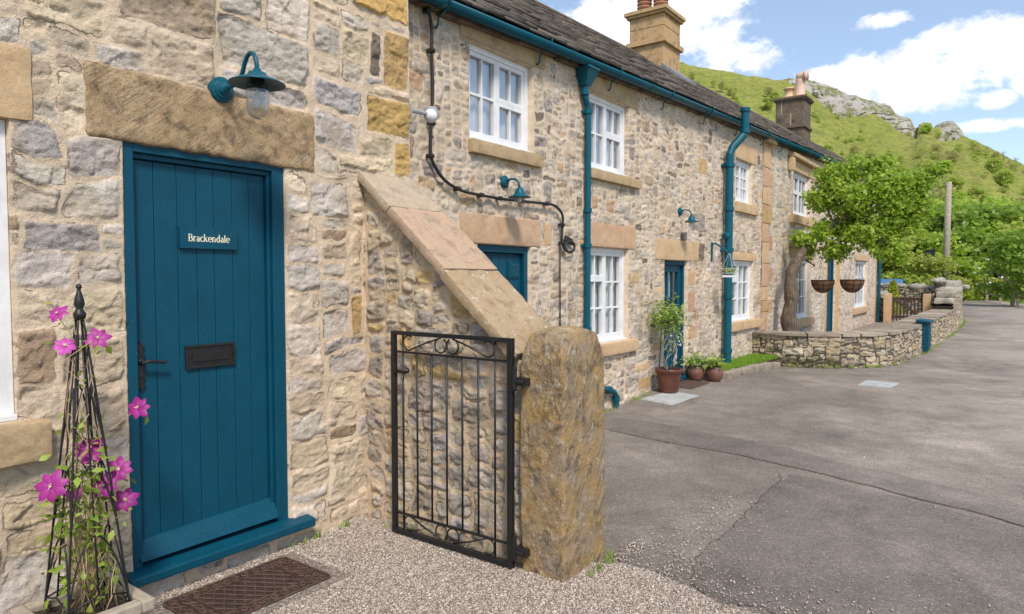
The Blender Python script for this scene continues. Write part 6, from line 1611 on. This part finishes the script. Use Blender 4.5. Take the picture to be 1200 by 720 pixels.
def crag(name, P_, T_, B_, seed, r0=196.):
    ph = np.arange(P_[0], P_[-1]+.01, .05); nv = 46; v = np.linspace(0, 1, nv)
    top = np.interp(ph, P_, T_)+.10*fbm(ph*2.5, ph*0, seed=seed+1, oct=4); bot = np.interp(ph, P_, B_)-.7
    PH, VV = np.meshgrid(ph, v); el = np.radians(bot[None]+(top-bot)[None]*VV)
    el_ = el
    X = np.radians(PH)*r0; Zc = r0*np.tan(el_)
    bulge = 2.2*abs(fbm(X/6, Zc/14, seed=seed, oct=4))+.9*abs(fbm(X/1.8, Zc/3.2, seed=seed+3, oct=4))+.5*np.floor(3*fbm(X/9, Zc/2.2, seed=seed+7))
    R = r0-bulge+7*VV**3+4
    zz = Zc*R/r0+1.5
    V = np.stack([CAMX+R*np.sin(np.radians(PH)), R*np.cos(np.radians(PH)), zz], -1)
    back = V[-1].copy(); dirn = np.stack([np.sin(np.radians(ph)), np.cos(np.radians(ph))], 1); back[:, :2] += dirn*14; back[:, 2] -= 5.5
    V = np.concatenate([V.reshape(-1, 3), back]); n = len(ph); i, j = np.meshgrid(np.arange(n-1), np.arange(nv)); q = (j*n+i).ravel()
    settag(link(name, npmesh(name, V, np.stack([q, q+1, q+1+n, q+n], 1)), M['cliff'], None, smooth=False), kind='structure')
crag('limestone_cliff', [-15.5, -14.56, -13.2, -11.69, -10.87, -8.71, -7.71, -7.31, -6.4, -6.0], [14.75, 14.95, 14.7, 14.12, 13.55, 12.72, 12.25, 11.6, 11.25, 10.3], [14.7, 14.4, 13.6, 11.9, 11.3, 11.5, 10.8, 10.4, 9.85, 9.7], 5)
crag('limestone_cliff', [-5.1, -4.8, -4.4, -3.76, -3.24, -3.1], [10.2, 10.62, 10.85, 10.72, 10.0, 9.5], [9.6, 9.35, 9.0, 9.1, 9.5, 9.4], 15, 200)

# ------------------------------------------------------------------ TREES ON THE HILL AND AT ITS FOOT
def far_proto(seed, mat, n, size, h=1.0, wide=.5, base=.25, ncl=26):
    rg = random.Random(seed); cs_ = []
    for _ in range(ncl):
        z = rg.uniform(base, .95); w = wide*math.sin(PI*min(1, (z-base+.12)/(1.1-base)))**.7; a = rg.uniform(0, 6.28); r = w*math.sqrt(rg.random())*.85; s_ = rg.uniform(.09, .19)
        cs_.append((r*math.cos(a), r*math.sin(a), z, s_*1.15, s_*1.15, s_*.8))
    t = thing('tree', 'x', 'tree')
    m = MB(); m.tube([(0, 0, -.05), (.01, 0, base), (.0, .01, .6), (.01, 0, .85)], [.028, .022, .012, .004], 7)
    for c in cs_[:14]: z0 = max(base*.7, c[2]-rg.uniform(.1, .25)); m.tube([(0, 0, z0), ((c[0])*.5, c[1]*.5, (z0+c[2])/2-.01), c[:3]], [.012, .008, .003], 4)
    m.build('trunk', M['twig'], t); leafcloud('crown', cs_, n, size, seed, mat, t, .4, .75)
    return t
def twig_proto(seed):
    t = thing('bare_tree', 'x', 'tree'); rg = random.Random(seed); m = MB(); tips = []
    def grow(p, d, L, r, dep):
        q = p+d*L; m.tube([p, (p+q)/2+Vector((rg.gauss(0, .06), rg.gauss(0, .06), 0))*L, q], [r, r*.85, r*.6], 4 if dep > 1 else 6, caps=False); tips.append(q)
        if dep < 5:
            for _ in range(3 if dep < 4 else 3):
                nd = (d+Vector((rg.gauss(0, .55), rg.gauss(0, .55), rg.gauss(.12, .3)))).normalized(); grow(p+d*L*rg.uniform(.6, 1), nd, L*rg.uniform(.6, .8), r*.58, dep+1)
    grow(Vector((0, 0, -.03)), Vector((0, 0, 1)), .27, .020, 0)
    m.build('trunk', M['twig'], t)
    cs_ = [(p.x, p.y, p.z, .06, .06, .06) for p in tips[60:]]
    leafcloud('crown', cs_, 700, .028, seed, M['leafpale'], t, .3, .6)
    return t
protos = {'a': far_proto(1, M['leaffar'], 4200, .058), 'b': far_proto(2, M['leafdeep'], 4200, .058, wide=.45), 'c': far_proto(3, M['leafpale'], 3000, .05, wide=.42), 'd': far_proto(4, M['leaffar'], 3400, .06, wide=.62, base=.08), 'w': twig_proto(6)}
GL = {'a': ('yellow green spring tree on or below the grassy hillside', 'yellow green trees of the hillside', 'tree'), 'b': ('darker green broadleaf tree of the woodland at the foot of the hill', 'dark green trees at the foot of the hill', 'tree'),
      'c': ('thin pale green tree just coming into leaf on the hillside', 'pale trees of the hillside', 'tree'), 'd': ('low rounded green bush on the hillside', 'bushes of the hillside', 'bush'), 'w': ('bare twiggy grey brown tree on the hillside', 'bare trees of the hillside', 'tree')}
used = set()
def plant(k, phi, r, h, label=None, z=None, sx=1.0, group=True):
    p = protos[k]; x, y = CAMX+r*math.sin(rad(phi)), r*math.cos(rad(phi)); zz = float(hill_h(phi, r)) if r > R0 else -.1
    if z is not None: zz = z
    if k in used:
        o = p.copy(); COL.objects.link(o)
        for ch in list(p.children): c = ch.copy(); COL.objects.link(c); c.parent = o
    else: o = p; used.add(k)
    if k == 'd' : o.name = 'hillside_bush'
    o.location = (x, y, zz-.02*h); rnd = random.Random(int(phi*1000+r*7)); o.scale = (h*sx*rnd.uniform(.9, 1.15), h*sx*rnd.uniform(.9, 1.15), h); o.rotation_euler = (0, 0, rnd.uniform(0, 6.28))
    lb, g, c = GL[k]; o['label'] = label or lb; o['category'] = c
    if label is None: o['group'] = g
    elif 'group' in o: del o['group']
    return o
rg = random.Random(77)
# foot of the hill: woodland seen behind the garden wall
for phi, r, h, k, sx in ((-9.6, 54, 5.6, 'b', 1.1), (-8.6, 50, 4.6, 'd', 1.2), (-7.6, 56, 6.6, 'b', 1.1), (-6.6, 52, 5.2, 'a', 1.2), (-5.6, 58, 6.8, 'b', 1.2), (-4.7, 54, 5.6, 'd', 1.1), (-3.9, 60, 7.6, 'b', 1.1), (-3.0, 62, 6.0, 'a', 1.2), (-2.2, 64, 7.6, 'b', 1.1), (-1.3, 62, 6.4, 'a', 1.2), (-.6, 66, 7.4, 'b', 1.1), (.4, 64, 7.0, 'a', 1.2), (1.5, 62, 7.5, 'b', 1.2), (2.8, 60, 7, 'a', 1.2), (4.5, 58, 7.5, 'b', 1.2), (6.5, 56, 7, 'd', 1.2), (9, 55, 7, 'b', 1.2),
                      (-10.6, 56, 5.5, 'a', 1.1), (-11.8, 58, 6, 'b', 1.1), (-13, 60, 6, 'd', 1.2), (-6.0, 66, 7.5, 'a', 1.1), (-8.0, 64, 8, 'a', 1.1), (-4.3, 68, 8.0, 'd', 1.1), (-1.7, 70, 8.2, 'a', 1.1), (-9, 68, 7.5, 'b', 1.1), (-3.3, 54, 3.6, 'd', 1.2), (-1.9, 56, 3.2, 'd', 1.3), (-5.1, 49, 3.2, 'd', 1.3), (.9, 54, 3.2, 'd', 1.2)):
    plant(k, phi, r, h*(.86 if phi > -5 else .95), sx=sx*1.1)
for _ in range(235):
    r = 66+130*rg.random()**.9; phi = rg.uniform(-23, 2.5)
    t_ = (r-66)/130
    k = rg.choices('abcdw', [1.6, .3*(1-t_), 2.8, 3.2, 1.0] if phi < -8 else [.7, .1, 3.0, 3.4, 2.2])[0]; h = rg.uniform(3.0, 6.0)*(1-.35*t_) if k != 'd' else rg.uniform(1.2, 2.8)
    if t_ > .72 and -15.5 < phi < -5.8: h = rg.uniform(.8, 1.6); k = 'd'
    if r > 188: continue
    if t_ > .5: h *= .75
    plant(k, phi, r, h)
for (phi, r, h) in ((-17.05, 150, 10.5), (-6.4, 88, 8.5), (-3.4, 95, 9), (-1.0, 100, 9), (-5.0, 110, 8), (-.2, 190, 5), (-.9, 192, 4.5), (.4, 188, 5), (-1.8, 192, 3.6)): plant('w', phi, r, h)
o = plant('a', -20.4, 46, 9.9, 'bright yellow green tree top showing above the roof beside the big chimney', z=0, sx=.8)
# shrub with white blossom at the right edge of the picture
o = plant('b', -.15, 43, 3.9, 'dense dark green shrub with white blossom by the fence, at the right edge', z=-.1, sx=.92)
bl = []
for _ in range(26):
    a = rg.uniform(0, 6.28); z = rg.uniform(.25, .9); bl.append((.42*math.cos(a)*math.sin(PI*min(1, z+.05)), .42*math.sin(a)*math.sin(PI*min(1, z+.05)), z))
m = MB()
for p in bl: m.lathe([(0, -.012), (.014, 0), (.012, .010), (0, .016)], p, 7)
me_o = m.build('blossom', M['white_flower'], None, recentre=False); me_o.parent = o
for i, (phi, r, h) in enumerate(((-2.2, 61, 1.6), (-1.4, 60, 1.3), (-.9, 62, 1.6), (.6, 58, 1.2))): plant('d', phi, r, h, sx=1.3)
# rough grass along the far verge
rs = random.Random(5); pts = []
for _ in range(9000):
    y = rs.uniform(30, 60); xb = xr(y)+rs.uniform(.05, 5.5); pts.append((xb, y, -.22))
for _ in range(5000): pts.append((rs.uniform(-3.0, .4), rs.uniform(52, 60), -.12))
settag(blades('verge_grass', pts, .38, rs, 'grassblade', .03), 'rough grass on the verge beyond the bend of the road', 'grass', kind='stuff')

# ------------------------------------------------------------------ SKY, SUN, CAMERA
w = bpy.data.worlds.new('World'); sc.world = w; w.use_nodes = True; nt = w.node_tree; nt.nodes.clear()
class WT(NT):
    def __init__(s, t): s.t = t
T = WT(nt)
SUN_EL, SUN_AZ = 50, 130
SKYS = .115
sky = T.n('ShaderNodeTexSky', sky_type='NISHITA', sun_disc=False, sun_elevation=rad(SUN_EL), sun_rotation=rad(SUN_AZ), air_density=1.0, dust_density=.6, ozone_density=1.3, altitude=200)
g = T.n('ShaderNodeTexCoord').outputs['Generated']
sp_ = T.n('ShaderNodeSeparateXYZ', i_0=g)
az = T.math('MULTIPLY', T.math('ARCTAN2', sp_.outputs[0], sp_.outputs[1]), 180/PI)
el = T.math('MULTIPLY', T.math('ARCSINE', sp_.outputs[2]), 180/PI)
cv = T.n('ShaderNodeCombineXYZ', i_0=az, i_1=T.math('MULTIPLY', el, 1.5)).outputs[0]
nz = T.noise(cv, .16, 8, .6, .3); nz2 = T.noise(cv, .55, 6, .65, .4)
blobs = [(-26.5, 20.0, 10.5, 3.2, 0), (-20.3, 17.6, 6.0, 2.4, -.25), (-5.5, 14.2, 6.6, 2.9, .10), (-10.3, 14.2, 4.5, 1.2, -.15), (-1.4, 15.2, 5.4, 2.6, .22), (-1.45, 11.9, 1.35, .75, 0), (-1.6, 10.2, 2.6, .62, -.03), (-8.2, 17.9, 2.2, .8, 0), (-18.7, 20.9, 2.0, .5, 0), (1.6, 12.8, 2.5, 1.2, 0)]
mask = None
for (a, e, ra, re, tilt) in blobs:
    da = T.math('SUBTRACT', az, a); de = T.math('SUBTRACT', T.math('SUBTRACT', el, e), T.math('MULTIPLY', da, tilt))
    q = T.math('ADD', T.math('POWER', T.math('ABSOLUTE', T.math('DIVIDE', da, ra)), 2), T.math('POWER', T.math('ABSOLUTE', T.math('DIVIDE', de, re)), 2))
    v = T.math('SUBTRACT', 1.0, q); mask = v if mask is None else T.math('MAXIMUM', mask, v)
# general fair weather cloud everywhere else on the sky
other = T.rng(T.noise(T.vscale(g, (1, 1, 2.2)), 2.6, 8, .58, .3), .47, .60, -1, 1.0)
away = T.rng(T.math('ABSOLUTE', T.math('SUBTRACT', az, -13)), 21, 32, 0, 1); hi = T.rng(el, 22, 30, 0, 1)
sel = T.math('MAXIMUM', away, hi)
mx_ = T.n('ShaderNodeMix', data_type='FLOAT'); T.set(mx_.inputs[0], sel); T.set(mx_.inputs[2], T.math('MAXIMUM', mask, -1.5)); T.set(mx_.inputs[3], other)
dens = T.math('ADD', mx_.outputs[0], T.math('ADD', T.math('MULTIPLY', T.math('SUBTRACT', nz, .5), 4.2), T.math('MULTIPLY', T.math('SUBTRACT', nz2, .5), 1.9)))
cm = T.rng(dens, .0, .85, 0, 1, True)
shade = T.rng(T.noise(cv, .35, 5, .6), .35, .65, .80, 1.0)
ccol = T.scalec((8.3, 8.35, 8.6), shade)
skyc = T.mix(.13, T.scalec(sky.outputs[0], 1.12), (7.4, 8.4, 9.8))
fin = T.mix(T.math('MULTIPLY', cm, .93), skyc, ccol)
bgn = T.n('ShaderNodeBackground', i_Color=fin, i_Strength=SKYS); wo = T.n('ShaderNodeOutputWorld'); nt.links.new(bgn.outputs[0], wo.inputs[0])
w.cycles.sampling_method = 'AUTOMATIC'
sl = bpy.data.lights.new('Sun', 'SUN'); sl.energy = 2.9; sl.angle = rad(11); sl.color = (1, .91, .80); so = bpy.data.objects.new('Sun', sl); COL.objects.link(so)
sd_ = Vector((math.cos(rad(SUN_EL))*math.sin(rad(SUN_AZ)), math.cos(rad(SUN_EL))*math.cos(rad(SUN_AZ)), math.sin(rad(SUN_EL)))); so.rotation_euler = (-sd_).to_track_quat('-Z', 'Y').to_euler()
cam = bpy.data.cameras.new('Camera'); co = bpy.data.objects.new('Camera', cam); COL.objects.link(co)
cam.lens = 24; cam.sensor_width = 36; cam.clip_end = 4000; cam.clip_start = .05
th_ = math.atan(35/800); ya = rad(36.4); fw = Vector((-math.sin(ya)*math.cos(th_), math.cos(ya)*math.cos(th_), -math.sin(th_)))
co.location = (CAMX, 0, 1.5); co.rotation_euler = fw.to_track_quat('-Z', 'Y').to_euler(); sc.camera = co
sc.view_settings.view_transform = 'Standard'; sc.view_settings.look = 'None'; sc.view_settings.exposure = .5; sc.view_settings.gamma = 1
sc.cycles.max_bounces = 8; sc.cycles.transparent_max_bounces = 16; sc.cycles.caustics_reflective = False; sc.cycles.caustics_refractive = False
